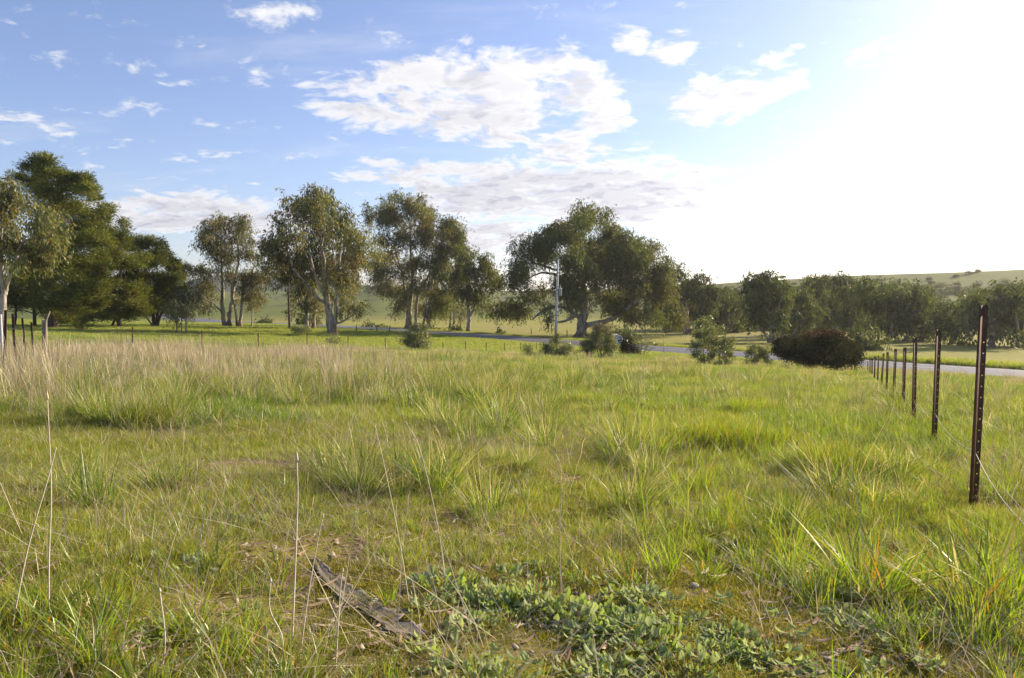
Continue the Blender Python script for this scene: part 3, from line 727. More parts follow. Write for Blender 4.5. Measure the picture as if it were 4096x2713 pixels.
tree('pine_tree', 'rounded low-branching pine whose several stems splay from one foot', 'tree', 'pine', 120, 618, P3, [[(1078,1212,.34),(1060,1120,.24),(1020,950,.16),(1000,750,.07)],[(1082,1210,.26),(1100,1100,.2),(1110,950,.14),(1090,720,.06)],[(1086,1205,.22),(1150,1080,.14),(1210,900,.06)],[(1075,1190,.14),(1010,1150,.09),(950,1150,.05)]], c1, 'pines at the paddock corner', seed=13, bark=M_PINEBARK)
P4 = [(150,900,110,55),(100,1000,110,55),(230,960,75,45),(230,1050,85,45),(100,1080,85,45),(20,960,90,60),(-60,1000,90,70),(180,820,90,50)]
tree('pine_tree', 'shaded low pine with dead lower branches behind the wooden corner post', 'tree', 'pine', 108, 140, P4, [[(240,1240,.26),(235,1120,.2),(200,980,.12),(170,860,.06)],[(100,1235,.2),(105,1080,.14),(110,940,.07)],[(238,1160,.1),(300,1110,.07),(330,1130,.04)],[(236,1150,.1),(170,1120,.06),(110,1130,.03)]], c1, 'pines at the paddock corner', seed=14, bark=M_PINEBARK)
G = [(1290,990,55,45),(1240,1030,55,45),(1340,1030,38,45)] + S((1280,1080,80,50),(1230,1110,60,50),(1330,1100,40,50),(1210,1160,40,40))
tree('gum_sapling', 'brownish sapling gum with a thin straight stem right of the pines', 'tree', 'pale', 96, 742, G, [[(1295,1262,.11),(1297,1120,.09),(1292,990,.05)],[(1225,1235,.08),(1235,1120,.07),(1240,1040,.04)],[(1262,1240,.07),(1268,1100,.05)]], c1, seed=15)

# --- the belt of trees along the creek on the right
E1 = [(50,120,60,50),(180,220,85,58),(60,230,75,65),(280,330,105,65),(400,280,55,38),(380,380,85,55),(520,330,48,48),(480,420,105,55),(580,430,65,48),(180,420,110,75),(330,480,120,75),(520,530,110,65),(420,600,110,65),(200,560,95,75),(80,400,80,80),(580,600,70,70)]
tree('gum_tree', 'dark gum with a stout pale trunk to the right of the huge spreading gum', 'tree', 'far', 150, 2750, E1, [[(285,985,.75),(275,850,.6),(262,650,.4),(250,450,.25),(200,280,.1)],[(270,760,.35),(330,600,.24),(440,440,.1)],[(262,650,.25),(180,540,.16),(90,340,.08)]], c5, 'creek gums', seed=16)
belt = [
 ('slim dark gum between two larger creek gums, left of the leaning-limbed one', 158, 2916, [(740,470,80,40),(700,560,85,65),(800,540,75,65),(760,660,95,65),(850,640,65,55),(620,700,70,60),(600,800,60,60)] + S((700,740,75,60),(790,760,70,60)), [[(760,935,.36),(752,760,.28),(745,560,.12)],[(755,780,.2),(820,660,.1)]]),
 ('creek gum with a short forked trunk and see-through top above the hill line', 112, 3085, [(980,310,50,35),(1050,310,50,35),(1120,240,48,38),(1200,260,65,42),(1150,320,80,40),(1320,290,48,42),(1100,390,130,58),(1250,370,110,58),(1380,370,85,48),(1000,470,110,65),(1180,480,140,75),(1350,470,110,65),(960,580,95,65),(1120,590,130,75),(1300,600,130,75),(1050,700,110,65),(1220,720,120,65),(1380,720,105,75)] + S((1120,820,100,60),(1300,830,90,50)), [[(1240,1062,.42),(1242,940,.34),(1238,800,.28),(1185,640,.18),(1130,420,.08)],[(1225,1000,.2),(1160,940,.15),(1130,880,.07)],[(1240,820,.22),(1330,640,.14),(1380,480,.07)],[(1200,700,.16),(1080,560,.1),(990,440,.05)]]),
 ('hazy rounded gum just left of the tall rear creek gums', 128, 3190, [(1440,560,95,65),(1560,480,110,65),(1640,560,85,65),(1480,660,105,65),(1620,660,105,58),(1560,760,105,58),(1750,640,85,58),(1700,740,105,58),(1640,840,90,50)] + S((1450,800,80,50),(1540,850,80,50)), [[(1512,965,.3),(1535,800,.26),(1555,640,.16),(1560,500,.08)],[(1540,760,.16),(1680,640,.08)]]),
 ('tall rear creek gum whose two tufts break the hill line', 150, 3335, [(1720,300,55,32),(1800,280,55,28),(1650,380,95,48),(1800,370,105,48),(1740,450,115,55),(1880,460,105,65),(1850,560,105,65),(1980,540,95,65),(1950,650,115,65),(1830,700,95,58),(2050,650,95,58),(2000,760,115,65),(1880,820,90,60)], [[(1960,940,.4),(1965,760,.32),(1920,600,.22),(1800,380,.09)],[(1960,760,.24),(2010,640,.12)]]),
 ('broad dense creek gum behind the red-tipped bush', 140, 3440, [(1980,290,70,35),(2080,310,95,42),(2200,330,85,48),(2050,400,115,55),(2200,430,105,65),(2130,530,125,75),(2250,560,95,75),(2180,680,125,75),(2100,790,125,65),(2250,820,95,65)], [[(2160,955,.42),(2165,800,.34),(2150,560,.2),(2100,340,.08)],[(2160,700,.2),(2240,560,.1)]]),
]
for k, (lab, Yd, bx_, bl, lm) in enumerate(belt): tree('gum_tree', lab, 'tree', 'far', Yd, bx_, bl, lm, c5, 'creek gums', seed=20 + k)
T6 = [(250,220,105,48),(380,230,105,48),(500,240,75,48),(560,280,58,48),(300,300,115,55),(450,320,105,55),(600,300,58,38),(640,330,65,45),(380,400,115,55),(520,400,105,55),(650,400,75,55),(450,470,100,42),(600,460,85,42)]
tree('gum_tree', 'wide low creek gum with two leaning trunks behind the roadside fence', 'tree', 'far', 118, 3685, T6, [[(575,562,.38),(592,460,.3),(560,350,.18),(500,260,.08)],[(480,555,.3),(500,450,.22),(450,330,.1)],[(360,545,.26),(400,470,.2),(360,330,.09)]], c6, 'creek gums', seed=30)
T7 = [(740,340,55,38),(790,370,55,38),(700,430,75,48),(790,440,65,48),(820,480,55,38)] + S((720,500,70,40))
tree('gum_tree', 'small curved creek gum with a pale bent stem between two wider gums', 'tree', 'far', 106, 3795, T7, [[(740,592,.24),(762,510,.2),(778,430,.12),(760,350,.05)],[(762,510,.12),(710,440,.06)]], c6, 'creek gums', seed=31)
T8 = [(900,260,58,38),(980,250,65,38),(1060,230,65,38),(1130,230,58,48),(1180,250,48,48),(880,310,58,48),(960,330,85,55),(1070,320,85,55),(1160,330,65,55),(900,400,75,48),(1020,410,95,48),(1130,420,85,48),(1240,300,70,70),(1250,400,70,60)] + S((1010,480,80,40),(1100,490,70,40),(1180,480,50,50))
tree('gum_tree', 'large creek gum on several upright trunks, farthest along the creek toward the sun', 'tree', 'far', 100, 3966, T8, [[(995,582,.4),(1000,480,.32),(1000,360,.2),(980,270,.08)],[(1150,612,.22),(1152,480,.18),(1150,360,.08)],[(1186,582,.2),(1186,470,.15),(1200,330,.07)]], c6, 'creek gums', seed=32)
# back row of the belt, closing it off below the hill
rgb = np.random.default_rng(3)
for k, (bx_, top_) in enumerate(((2700, 1150), (2800, 1140), (2905, 1148), (2985, 1152), (3120, 1150), (3215, 1140), (3300, 1142), (3385, 1128), (3480, 1132), (3560, 1125), (3655, 1135), (3745, 1165), (3840, 1190), (3930, 1165), (4030, 1140), (4110, 1135))):
    Yd = 165 + (k * 13) % 22; bl = []; top_ += rgb.uniform(-24, 26)
    for q in range(15):
        f = rgb.random(); bl.append((bx_ + rgb.normal(0, 34), top_ + 22 + f * 125, rgb.uniform(26, 40), rgb.uniform(16, 24)))
    tree('gum_tree', 'shadowy gum in the back row of the creek belt below the hill', 'tree', 'far', Yd, bx_, bl, [[(bx_, 1345, .34), (bx_ + rgb.normal(0, 6), 1270, .26), (bx_ + rgb.normal(0, 12), top_ + 40, .1)], [(bx_, 1290, .2), (bx_ + rgb.normal(0, 30), 1220, .1)]], (0, 0, 1.0), 'back row of creek gums', seed=120 + k, dens=.8, leafscale=1.25)
# low growth along the creek
low = [('low grey-green bush rounded over the end of the roadside fence', 92, 3465, [(210,470,48,38),(260,500,65,48),(230,560,65,48),(310,560,48,38),(280,600,60,35)], 'far'),
       ('dark low creek bush at the foot of the small curved gum', 104, 3870, [(840,560,55,35),(880,590,60,30),(900,560,45,30)], 'far'),
       ('dark creek bush between the low gum trunks', 112, 3690, [(620,570,50,30),(660,590,40,25)], 'far')]
for k, (lab, Yd, bx_, bl, sp_) in enumerate(low):
    tree('bush', lab, 'bush', sp_, Yd, bx_, bl, [[(bl[0][0] + 20, 625, .08), (bl[0][0] + 20, bl[0][1] + 20, .04)]], c6, seed=40 + k)
tree('bush', 'olive bush in the shade under the long right limb of the huge gum', 'bush', 'far', 118, 2485, [(1160,1150,50,42),(1230,1150,58,38),(1280,1185,38,38),(1200,1200,75,38),(1330,1215,40,30)], [[(1200,1250,.08),(1200,1170,.04)]], c4, seed=44)
und = [(640, 900), (830, 880), (980, 900), (1090, 930), (1440, 920), (1780, 860), (470, 880)]
for k, (a, b) in enumerate(und):
    tree('bush', 'dim undergrowth bush among the trunks of the creek gums', 'bush', 'far', 150 + (k * 7) % 25, 2650 + a * .3507, [(a, b, 60, 40), (a + 50, b + 20, 50, 35), (a - 45, b + 25, 50, 30), (a, b - 50, 45, 35)], [[(a, b + 70, .08), (a, b, .04)]], c5, 'undergrowth along the creek', seed=50 + k)

# --- shrubs in the paddock
def shrub(lab, base_pt, bl, lm, conv, sp='shrub', seed=0, name='shrub', **kw):
    g = ground_at(*base_pt); return tree(name, lab, 'shrub', sp, g[1], base_pt[0], bl, lm, conv, seed=seed, **kw)


shrub('upright leafy shrub against the road, in front of the tall open gum', (1672, 1412), [(540,1270,58,38),(600,1300,65,45),(520,1340,85,45),(610,1380,75,45),(480,1380,65,38),(560,1320,70,40)] + S((560,1430,90,40),(650,1440,60,40)),
      [[(575,1490,.06),(572,1400,.05),(570,1290,.02)],[(565,1490,.04),(510,1400,.03),(480,1370,.015)],[(580,1490,.04),(620,1390,.02)]], c3, seed=60)
shrub('wide glossy shrub hiding the foot of the concrete power pole', (2231, 1440), [(620,1230,38,45),(620,1290,65,38),(560,1310,65,38),(700,1310,65,38),(540,1360,55,38),(640,1370,90,45),(760,1350,48,45),(700,1400,75,38),(580,1410,75,32)],
      [[(630,1440,.06),(625,1350,.05),(620,1240,.02)],[(620,1440,.05),(560,1330,.02)],[(640,1440,.05),(720,1330,.02)]], c4, seed=61)
shrub('small sparse shrub at the left foot of the wide glossy shrub', (2120, 1440), [(360,1360,45,55),(385,1410,55,28),(410,1390,40,25)], [[(370,1440,.03),(362,1340,.015)]], c4, seed=62)
shrub('young tree-like shrub with a dark single stem and pinkish new leaves', (2403, 1434), [(1000,1150,85,45),(1060,1180,55,45),(960,1210,75,45),(1040,1240,85,45),(1100,1230,48,38),(940,1290,75,45),(1060,1310,75,45),(1120,1340,55,45),(880,1300,55,45),(1100,1290,48,38)] + S((900,1350,60,40),(1090,1390,60,40)),
      [[(1015,1420,.085),(1016,1350,.07),(1005,1250,.05),(1000,1150,.02)],[(1015,1370,.05),(960,1300,.03),(900,1290,.015)],[(1016,1365,.05),(1080,1320,.03),(1120,1300,.015)]], c4, seed=63, top_red=(.55, 1.05))
shrub('dark bluish-green dense bush beside the bare twiggy bush', (2500, 1428), [(1240,1265,55,45),(1270,1315,65,55),(1210,1325,45,48),(1300,1360,50,35)], [[(1250,1400,.05),(1250,1300,.02)]], c4, 'red', seed=64, name='bush')
tw_root = shrub('bare brown twiggy bush to the right of the dark bluish bush', (2566, 1432), [(*b, .10) for b in ((1390,1280,85,55),(1340,1300,60,50),(1440,1300,60,55),(1400,1340,70,40),(1370,1240,60,40),(1460,1270,50,40))],
      [[(1370,1395,.05),(1380,1300,.03),(1390,1230,.012)],[(1365,1395,.04),(1330,1300,.02),(1310,1250,.01)],[(1375,1395,.04),(1430,1310,.025),(1490,1260,.01)],[(1378,1395,.03),(1460,1340,.02),(1500,1320,.008)],[(1370,1395,.03),(1350,1280,.02),(1340,1220,.008)]], c4, seed=65, name='bush', bark=M_TWIG)
shrub('tall glossy-leaved shrub with several thin stems, left of the red-tipped bush', (2830, 1472), [(520,800,58,38),(440,830,58,45),(400,900,58,55),(520,900,85,55),(380,980,65,55),(500,1000,95,55),(620,1000,75,55),(750,1020,75,55),(360,1090,75,48),(500,1100,95,55),(650,1110,85,55),(780,1100,58,55),(420,1190,75,48),(560,1200,85,48),(700,1180,75,55),(790,1200,48,48)] + S((650,1280,90,50),(760,1290,60,40),(480,1270,60,50)),
      [[(480,1350,.05),(470,1150,.04),(440,900,.02)],[(530,1350,.05),(535,1150,.04),(520,850,.02)],[(640,1350,.045),(650,1150,.03),(640,1000,.015)],[(700,1350,.04),(745,1150,.03),(770,1030,.015)]], c5, seed=66, leafscale=1.15)
shrub('sparse grey shrub between the tall glossy shrub and the red-tipped bush', (3022, 1474), [(1040,1090,48,38),(1010,1140,65,38),(1110,1130,75,38),(1200,1130,48,38),(1080,1200,75,38),(1180,1200,58,38)] + S((980,1190,50,40),(1050,1270,70,30),(980,1290,60,30),(1180,1270,60,40)),
      [[(1060,1340,.04),(1050,1220,.03),(1040,1100,.012)],[(1065,1340,.035),(1110,1220,.02),(1180,1130,.01)]], c5, seed=67)
shrub('large dense dark bush with red-brown tips beside the roadside fence', (3290, 1492), [(1380,1060,95,65),(1330,1130,75,55),(1450,1150,115,75),(1560,1080,125,85),(1700,1020,125,75),(1850,1000,135,68),(1980,1020,125,75),(2080,1080,115,85),(1650,1150,145,85),(1820,1130,145,95),(2000,1150,135,85),(2150,1130,95,75),(2225,1200,58,65),(1500,1230,125,58),(1700,1250,145,58),(1900,1250,145,58),(2080,1250,125,58),(1400,1210,85,60),(2190,1270,70,50)] + [(*b, .8) for b in ((1400,1010,38,26),(1540,1010,40,28),(1740,955,42,30),(1850,945,34,28),(1990,960,40,30),(2110,1020,36,30),(2200,1100,36,34),(1300,1140,32,36),(2255,1170,28,34))],
      [[(1700,1400,.12),(1690,1250,.08),(1600,1100,.03)],[(1850,1400,.12),(1860,1240,.08),(1900,1050,.03)],[(1950,1400,.1),(2040,1250,.06),(2100,1100,.03)],[(1600,1400,.1),(1500,1250,.05),(1400,1100,.02)]], c5, 'red', seed=68, name='bush', top_red=(.78, .98), dscale=.75)
shrub('scraggly low shrub at the foot of the brownish gum', (1195, 1345), [(*b, .6) for b in ((1040,1290,60,38),(1000,1310,50,30),(1090,1300,50,30))], [[(1040,1350,.04),(1040,1290,.02)]], c2, seed=69)
shrub('low scruffy shrub hugging the trunk of the brownish gum', (1335, 1385), [(*b, .6) for b in ((1320,1370,50,35),(1290,1390,40,25),(1360,1395,40,25))], [[(1325,1440,.03),(1325,1375,.015)]], c2, seed=70)
shrub('tuft-like low bush at the foot of the slim marker post', (2655, 1425), [(*b, .6) for b in ((1580,1400,35,22),(1610,1405,25,18))], [[(1585,1425,.02),(1585,1400,.01)]], c4, seed=71)
for k, (bx_, by_, w_, hh) in enumerate(((1232, 1282, 40, 34), (1820, 1322, 30, 26), (2000, 1322, 16, 16), (1500, 1318, 40, 30), (1720, 1322, 34, 26), (2280, 1264, 14, 9), (1060, 1290, 34, 18))):
    Yd = (175, 150, 138, 165, 158, 230, 180)[k]
    tree('bush', ('rounded brown roadside bush across the road behind the wooden pole', 'brown bush at the foot of the white-stemmed saplings', 'tiny bush right beside the small dark-footed gum', 'bush at the left foot of the tall open gum', 'low bush right of the tall open gum', 'lone small bush out in the green paddock', 'low roadside bush behind the thin sapling')[k],
         'bush', 'far', Yd, bx_, [(bx_, by_ - hh * .4, w_ * .8, hh * .6), (bx_ - w_ * .5, by_ - hh * .2, w_ * .5, hh * .5), (bx_ + w_ * .5, by_ - hh * .2, w_ * .5, hh * .5)], [[(bx_, by_ + 10, .06), (bx_, by_ - hh * .4, .03)]], (0, 0, 1.0), seed=80 + k)


# ------------------------------------------------------------------ grass, weeds and litter
GREEN = (.17, .26, .036); YGREEN = (.30, .34, .06); DGREEN = (.09, .16, .035); OLIVE = (.24, .225, .07)
LUSH = (.235, .36, .028); STRAW = (.53, .465, .32); PINK = (.48, .40, .30); AMBER = (.42, .24, .035); TAN = (.33, .25, .15)


def blades(n, rad, h, w, lean, curve, pal, rg, segs=4, tip=None, tipf=.5, profile='blade', hvar=.35, splay=1.0):
    a = rg.random(n) * 2 * math.pi; r = rad * np.sqrt(rg.random(n))
    B = np.stack([r * np.cos(a), r * np.sin(a), np.zeros(n)], 1)
    az = a + rg.normal(0, .9, n); out = np.stack([np.cos(az), np.sin(az), np.zeros(n)], 1)
    hh = h * rg.uniform(1 - hvar, 1 + hvar, n); ln = lean * rg.uniform(.1, 1.2, n) * (.35 + .65 * r / max(rad, 1e-6)) * splay; cv = curve * rg.uniform(0, 1.3, n)
    saz = az + math.pi / 2 + rg.normal(0, .6, n); side = np.stack([np.cos(saz), np.sin(saz), np.zeros(n)], 1)
    ww = w * rg.uniform(.6, 1.3, n)
    t = np.linspace(0, 1, segs + 1)
    T = t[None, :, None]
    P = B[:, None] + out[:, None] * (hh[:, None, None] * (ln[:, None, None] * T + cv[:, None, None] * T ** 2))
    P[:, :, 2] += hh[:, None] * (t[None] - .42 * cv[:, None] * t[None] ** 2)
    if profile == 'stalk':
        prof = np.interp(t, [0, .7, .78, .9, 1.0], [1, .7, 1.0, 2.6, .4])
        P += rg.normal(0, .012, P.shape) * h * t[None, :, None]
    else: prof = np.interp(t, [0, .25, .6, 1], [.75, 1, .75, .04])
    Wd = ww[:, None] * prof[None] / 2
    V = np.stack([P - side[:, None] * Wd[:, :, None], P + side[:, None] * Wd[:, :, None]], 2)   # n, segs+1, 2, 3
    m = segs + 1; i = (np.arange(n) * m * 2)[:, None]; k = (np.arange(segs) * 2)[None]
    Q = np.stack([i + k, i + k + 1, i + k + 3, i + k + 2], 2).reshape(-1, 4)
    cols = np.array([c for c, w_ in pal]); pw = np.array([w_ for c, w_ in pal], float); pw /= pw.sum()
    C = cols[rg.choice(len(cols), n, p=pw)] * rg.uniform(.75, 1.25, n)[:, None]
    Cv = np.repeat(C[:, None], m, 1)
    if tip is not None:
        f = (np.maximum(t - .45, 0) / .55)[None, :, None] * tipf * (rg.random(n) < .4)[:, None, None]
        Cv = Cv * (1 - f) + np.array(tip) * f
    return V.reshape(-1, 3), Q, np.repeat(Cv[:, :, None], 2, 2).reshape(-1, 3)


def join(parts):
    V = []; Q = []; C = []; n = 0
    for v, q, c in parts: V.append(v); Q.append(q + n); C.append(c); n += len(v)
    return np.concatenate(V), np.concatenate(Q), np.concatenate(C)


def leafy(n, rad, h, L, W, pal, rg, flat=.4, bend=.18):
    """low leafy plant: lobed cupped leaves on short stalks"""
    parts = []
    cols = np.array([c for c, w_ in pal]); pw = np.array([w_ for c, w_ in pal], float); pw /= pw.sum()
    for k in range(n):
        a = rg.random() * 6.283; r = rad * math.sqrt(rg.random()); l = L * rg.uniform(.6, 1.3); w = W * rg.uniform(.7, 1.3)
        up = rg.uniform(0, flat + .5); az = a + rg.normal(0, .6)
        d = np.array([math.cos(az) * math.cos(up), math.sin(az) * math.cos(up), math.sin(up)]); s = np.array([-math.sin(az), math.cos(az), 0]); u = np.cross(d, s) * -1
        b = np.array([r * math.cos(a), r * math.sin(a), h * rg.uniform(.1, 1) * (1 - .6 * r / rad)])
        t = np.linspace(0, 1, 5); wp = np.array([.15, .75, .6 + .4 * rg.random(), .8, .1]) * w / 2; zz = np.sin(t * 2.6) * bend * l * rg.uniform(.3, 1.2)
        mid = b + d * (t * l)[:, None] + u * zz[:, None]
        Lf = mid - s * wp[:, None] + u * (wp * .5)[:, None]; Rt = mid + s * wp[:, None] + u * (wp * .5)[:, None]
        V = np.stack([Lf, mid, Rt], 1).reshape(-1, 3)
        Q = np.array([(3 * i + j, 3 * i + j + 1, 3 * i + j + 4, 3 * i + j + 3) for i in range(4) for j in range(2)])
        c = cols[rg.choice(len(cols), p=pw)] * rg.uniform(.75, 1.3)
        parts.append((V, Q, np.repeat(c[None], len(V), 0)))
    return join(parts)


KINDS = bpy.data.collections.new('grass_kinds')     # sources for the scattered ground cover; not linked to the scene
KIDX = {}


def kind(key, parts, mat):
    V, Q, C = join(parts); name = 'k%03d_%s' % (len(KINDS.objects), key)
    o = bpy.data.objects.new(name, quads(name, V, Q, mat, C)); KINDS.objects.link(o)
    KIDX.setdefault(key, []).append(len(KINDS.objects) - 1)


rg = np.random.default_rng(21)
for v in range(6):
    kind('turf', [blades(58, .075, .062, .0024, .55, .4, [(LUSH, 3), (GREEN, 2), (YGREEN, 4), (OLIVE, 1), (STRAW, .6), (AMBER, .35)], rg, 3, AMBER, .5)], M_GRASS)
for v in range(6):
    kind('turf_mid', [blades(80, .17, .10, .0042, .6, .45, [(LUSH, 3), (GREEN, 2), (YGREEN, 4.5), (OLIVE, 1), (STRAW, .8), (AMBER, .3)], rg, 3, AMBER, .4)], M_GRASS)
for v in range(6):
    kind('sward', [blades(110, .42, .21, .011, .5, .4, [(LUSH, 3), (GREEN, 2), (YGREEN, 5), (OLIVE, 1.2), (STRAW, 1.0)], rg, 3, STRAW, .35)], M_GRASS)
for v in range(4):
    kind('turf_dark', [blades(80, .17, .12, .0044, .6, .45, [(GREEN, 4), (DGREEN, 4), (LUSH, 3), (STRAW, .6)], rg, 3, AMBER, .3)], M_GRASS)
for v in range(4):
    kind('sward_dark', [blades(110, .42, .27, .011, .5, .4, [(GREEN, 4), (DGREEN, 4), (LUSH, 3), (STRAW, .6)], rg, 3, STRAW, .3)], M_GRASS)
for v in range(4):
    kind('sward_dry', [blades(100, .42, .25, .009, .5, .4, [(YGREEN, 3), (OLIVE, 3), (STRAW, 4), (PINK, 2)], rg, 3, STRAW, .3)], M_GRASS)
for v in range(5):
    kind('tussock', [blades(120, .13, .36, .0062, .75, .55, [(GREEN, 5), (DGREEN, 3), (YGREEN, 2.5), (STRAW, .9)], rg, 5, AMBER, .45),
                     blades(16, .10, .42, .003, .5, .15, [(STRAW, 2), (PINK, 1)], rg, 5)], M_GRASS)
for v in range(5):
    kind('broad', [blades(34, .07, .17, .0066, .8, .55, [(LUSH, 4), (YGREEN, 2.5), (GREEN, 3), (DGREEN, 1), (AMBER, .5)], rg, 5, AMBER, .7)], M_GRASS)
for v in range(5):
    kind('tallgreen', [blades(46, .10, .27, .0062, .42, .45, [(LUSH, 5), (YGREEN, 3), (GREEN, 3), (AMBER, .4), (STRAW, .3)], rg, 5, AMBER, .6)], M_GRASS)
for v in range(5):
    kind('stalks', [blades(11, .12, .72, .0034, .20, .12, [(STRAW, 3), (PINK, 3.5), (TAN, 1.5)], rg, 7, None, 0, 'stalk', .3),
                    blades(16, .13, .34, .004, .5, .4, [(STRAW, 3), (PINK, 2.5), (TAN, 1.5), (OLIVE, 1)], rg, 4)], M_DRY)
for v in range(4):
    kind('stalks_far', [blades(24, .38, .62, .008, .22, .12, [(STRAW, 3), (PINK, 4), (TAN, 1.5)], rg, 5, None, 0, 'stalk', .3),
                        blades(34, .4, .36, .011, .45, .4, [(STRAW, 3), (PINK, 3), (TAN, 1.5), (OLIVE, 2)], rg, 3)], M_DRY)
for v in range(4):
    kind('stem', [blades(2, .04, .46, .0030, .35, .12, [(STRAW, 3), (PINK, 2)], rg, 8, None, 0, 'stalk', .35)], M_DRY)
for v in range(6):
    kind('weed', [leafy(48, .095, .06, .034, .019, [((.30, .365, .15), 4), ((.35, .41, .20), 3), ((.25, .34, .07), 3.5), ((.41, .43, .26), .8)], rg, .75)], M_WEED)
for v in range(6):
    kind('litter', [leafy(7, .12, .012, .07, .016, [((.38, .29, .21), 4), ((.29, .20, .145), 3), ((.50, .43, .34), 3), ((.18, .12, .09), 1)], rg, -.4, .07)], M_LITTER)
for v in range(5):
    kind('moss', [blades(150, .075, .016, .0030, .9, .3, [((.25, .23, .03), 4), ((.18, .18, .025), 3), ((.32, .28, .04), 2), (GREEN, 1)], rg, 2)], M_GRASS)
for v in range(4):
    kind('clump', [blades(85, .12, .34, .0105, .85, .5, [(LUSH, 5), (YGREEN, 2), (GREEN, 3), (AMBER, .7), (STRAW, .4)], rg, 6, AMBER, .9)], M_GRASS)
for v in range(4):
    kind('thatch', [blades(26, .14, .16, .0028, 2.6, .9, [(STRAW, 3), (PINK, 2), (TAN, 3)], rg, 4, None, 0, 'blade', .5)], M_DRY)


def area_points(y0, y1, dens, rg, margin=1.2, umax=.74):
    A = umax * (y1 ** 2 - y0 ** 2) + 2 * margin * (y1 - y0); n = int(A * dens)
    Y = np.empty(0); X = np.empty(0)
    yy = rg.uniform(y0, y1, n * 3); keep = rg.random(n * 3) < (umax * yy + margin) / (umax * y1 + margin); yy = yy[keep][:n]
    xx = rg.uniform(-1, 1, len(yy)) * (umax * yy + margin)
    return xx, yy


def to_px(x, y, z):
    dx, dy, dz = x - CAM[0], y - CAM[1], z - CAM[2]
    d = dy * CP - dz * SP; v = dy * SP + dz * CP
    return 2048 + F * dx / d, 1356.5 - F * v / d


LAYERS = {}


def put(layer, key, x, y, scale, rg, tilt=.12, sink=.012):
    x = np.asarray(x); y = np.asarray(y)
    if not len(x): return
    dr = (x - road_x(y)) * .81; ok = np.abs(dr) > 6.3
    x, y = x[ok], y[ok]; scale = np.broadcast_to(scale, ok.shape)[ok]
    z = height(x, y) - sink * scale
    n = len(x); rot = np.stack([rg.normal(0, tilt, n), rg.normal(0, tilt, n), rg.random(n) * 6.283], 1)
    idx = rg.choice(KIDX[key], n)
    LAYERS.setdefault(layer, []).append((np.stack([x, y, z], 1), rot, scale, idx))


BARK = np.array([ground_at(a, b)[:2] for a, b in ((1262, 2245), (1330, 2340), (1400, 2398), (1450, 2430), (1500, 2462), (1550, 2496), (1600, 2530), (1650, 2545), (1690, 2560), (1400, 2520), (1480, 2570), (1560, 2620), (1640, 2660))])


def off_bark(x, y): return np.min(np.hypot(np.asarray(x)[:, None] - BARK[None, :, 0], np.asarray(y)[:, None] - BARK[None, :, 1]), axis=1) > .055


def near_side(x, y): return x < road_x(y)


rg = np.random.default_rng(99)
# short turf near the camera, patchy, thin where soil, moss and bark show
x, y = area_points(.9, 9, 190, rg)
px, py = to_px(x, y, height(x, y))
n1 = fbm(x, y, .9, 41); n2 = fbm(x, y, .32, 45)
bare = (sstep(2150, 2350, py) * sstep(1150, 1700, px)) * .20 + sstep(2250, 2450, py) * .06
keep = (n1 * .6 + n2 * .4) > .34 + bare + .08 * sstep(2000, 2300, py)
keep &= off_bark(x, y) | (rg.random(len(x)) < .25)
x, y, px, py, n1 = x[keep], y[keep], px[keep], py[keep], n1[keep]
put('turf', 'turf', x, y, rg.uniform(.65, 1.25, len(x)) * (.7 + .7 * n1), rg)
# turf further out
x, y = area_points(8.2, 30, 55, rg); n1 = fbm(x, y, 2.2, 51)
n3 = fbm(x, y, 1.3, 57); dk = n3 > .56 - .05 * sstep(0, 6, x)
put('turf', 'turf_mid', x[~dk], y[~dk], rg.uniform(.7, 1.2, (~dk).sum()) * (.6 + .9 * n1[~dk]), rg)
put('turf', 'turf_dark', x[dk], y[dk], rg.uniform(.8, 1.4, dk.sum()) * (.6 + .9 * n1[dk]), rg)
x, y = area_points(26, 72, 10, rg, 2); n1 = fbm(x, y, 5.0, 53); k = near_side(x, y)
x, y, n1 = x[k], y[k], n1[k]
n3 = fbm(x, y, 2.6, 59)
for key_, k in (('sward_dry', n3 < .42), ('sward', (n3 >= .42) & (n3 < .57)), ('sward_dark', n3 >= .57)):
    put('sward', key_, x[k], y[k], rg.uniform(.6, 1.1, k.sum()) * (.3 + 1.2 * n1[k]), rg)
x, y = area_points(70, 190, 3.2, rg, 4); k = near_side(x, y); x, y = x[k], y[k]
put('sward', 'sward', x, y, rg.uniform(.7, 1.3, len(x)) * 1.15, rg)
# grass along the far side of the road
yy = rg.uniform(24, 150, 3800); off = rg.normal(7.6, .5, len(yy)); xx = road_x(yy) + off * .81; yb = yy + off * .585
put('sward', 'sward', xx, yb, rg.uniform(.8, 1.9, len(yy)) * np.where(yy < 72, 1.5, .8), rg)
yy = rg.uniform(24, 200, 2600); off = -rg.normal(7.4, .45, len(yy)); xx = road_x(yy) + off * .81; yb = yy + off * .585
put('sward', 'sward', xx, yb, rg.uniform(.5, 1.3, len(yy)), rg)

# tussocks in drifts
x, y = area_points(4.4, 48, 3.2, rg); px, py = to_px(x, y, height(x, y)); n = fbm(x, y, 3.4, 61); n2 = fbm(x, y, 11, 65)
bare = ((px > 750) & (px < 1750) & (py > 1640) & (py < 2300))
k = (n > .5) & ~bare & (rg.random(len(x)) < .45 + .8 * n2); x, y, n = x[k], y[k], n[k]
put('tussock', 'tussock', x, y, rg.uniform(.35, .85, len(x)) * (.5 + .95 * n) * np.where(rg.random(len(x)) < .3, 1.6, 1.0), rg)
x, y = area_points(9, 40, 1.6, rg); px, py = to_px(x, y, height(x, y)); n = fbm(x, y, 2.4, 67); k = (px < 1750) & (n > .5); x, y, n = x[k], y[k], n[k]
put('tussock', 'tussock', x, y, rg.uniform(.8, 1.5, len(x)), rg)
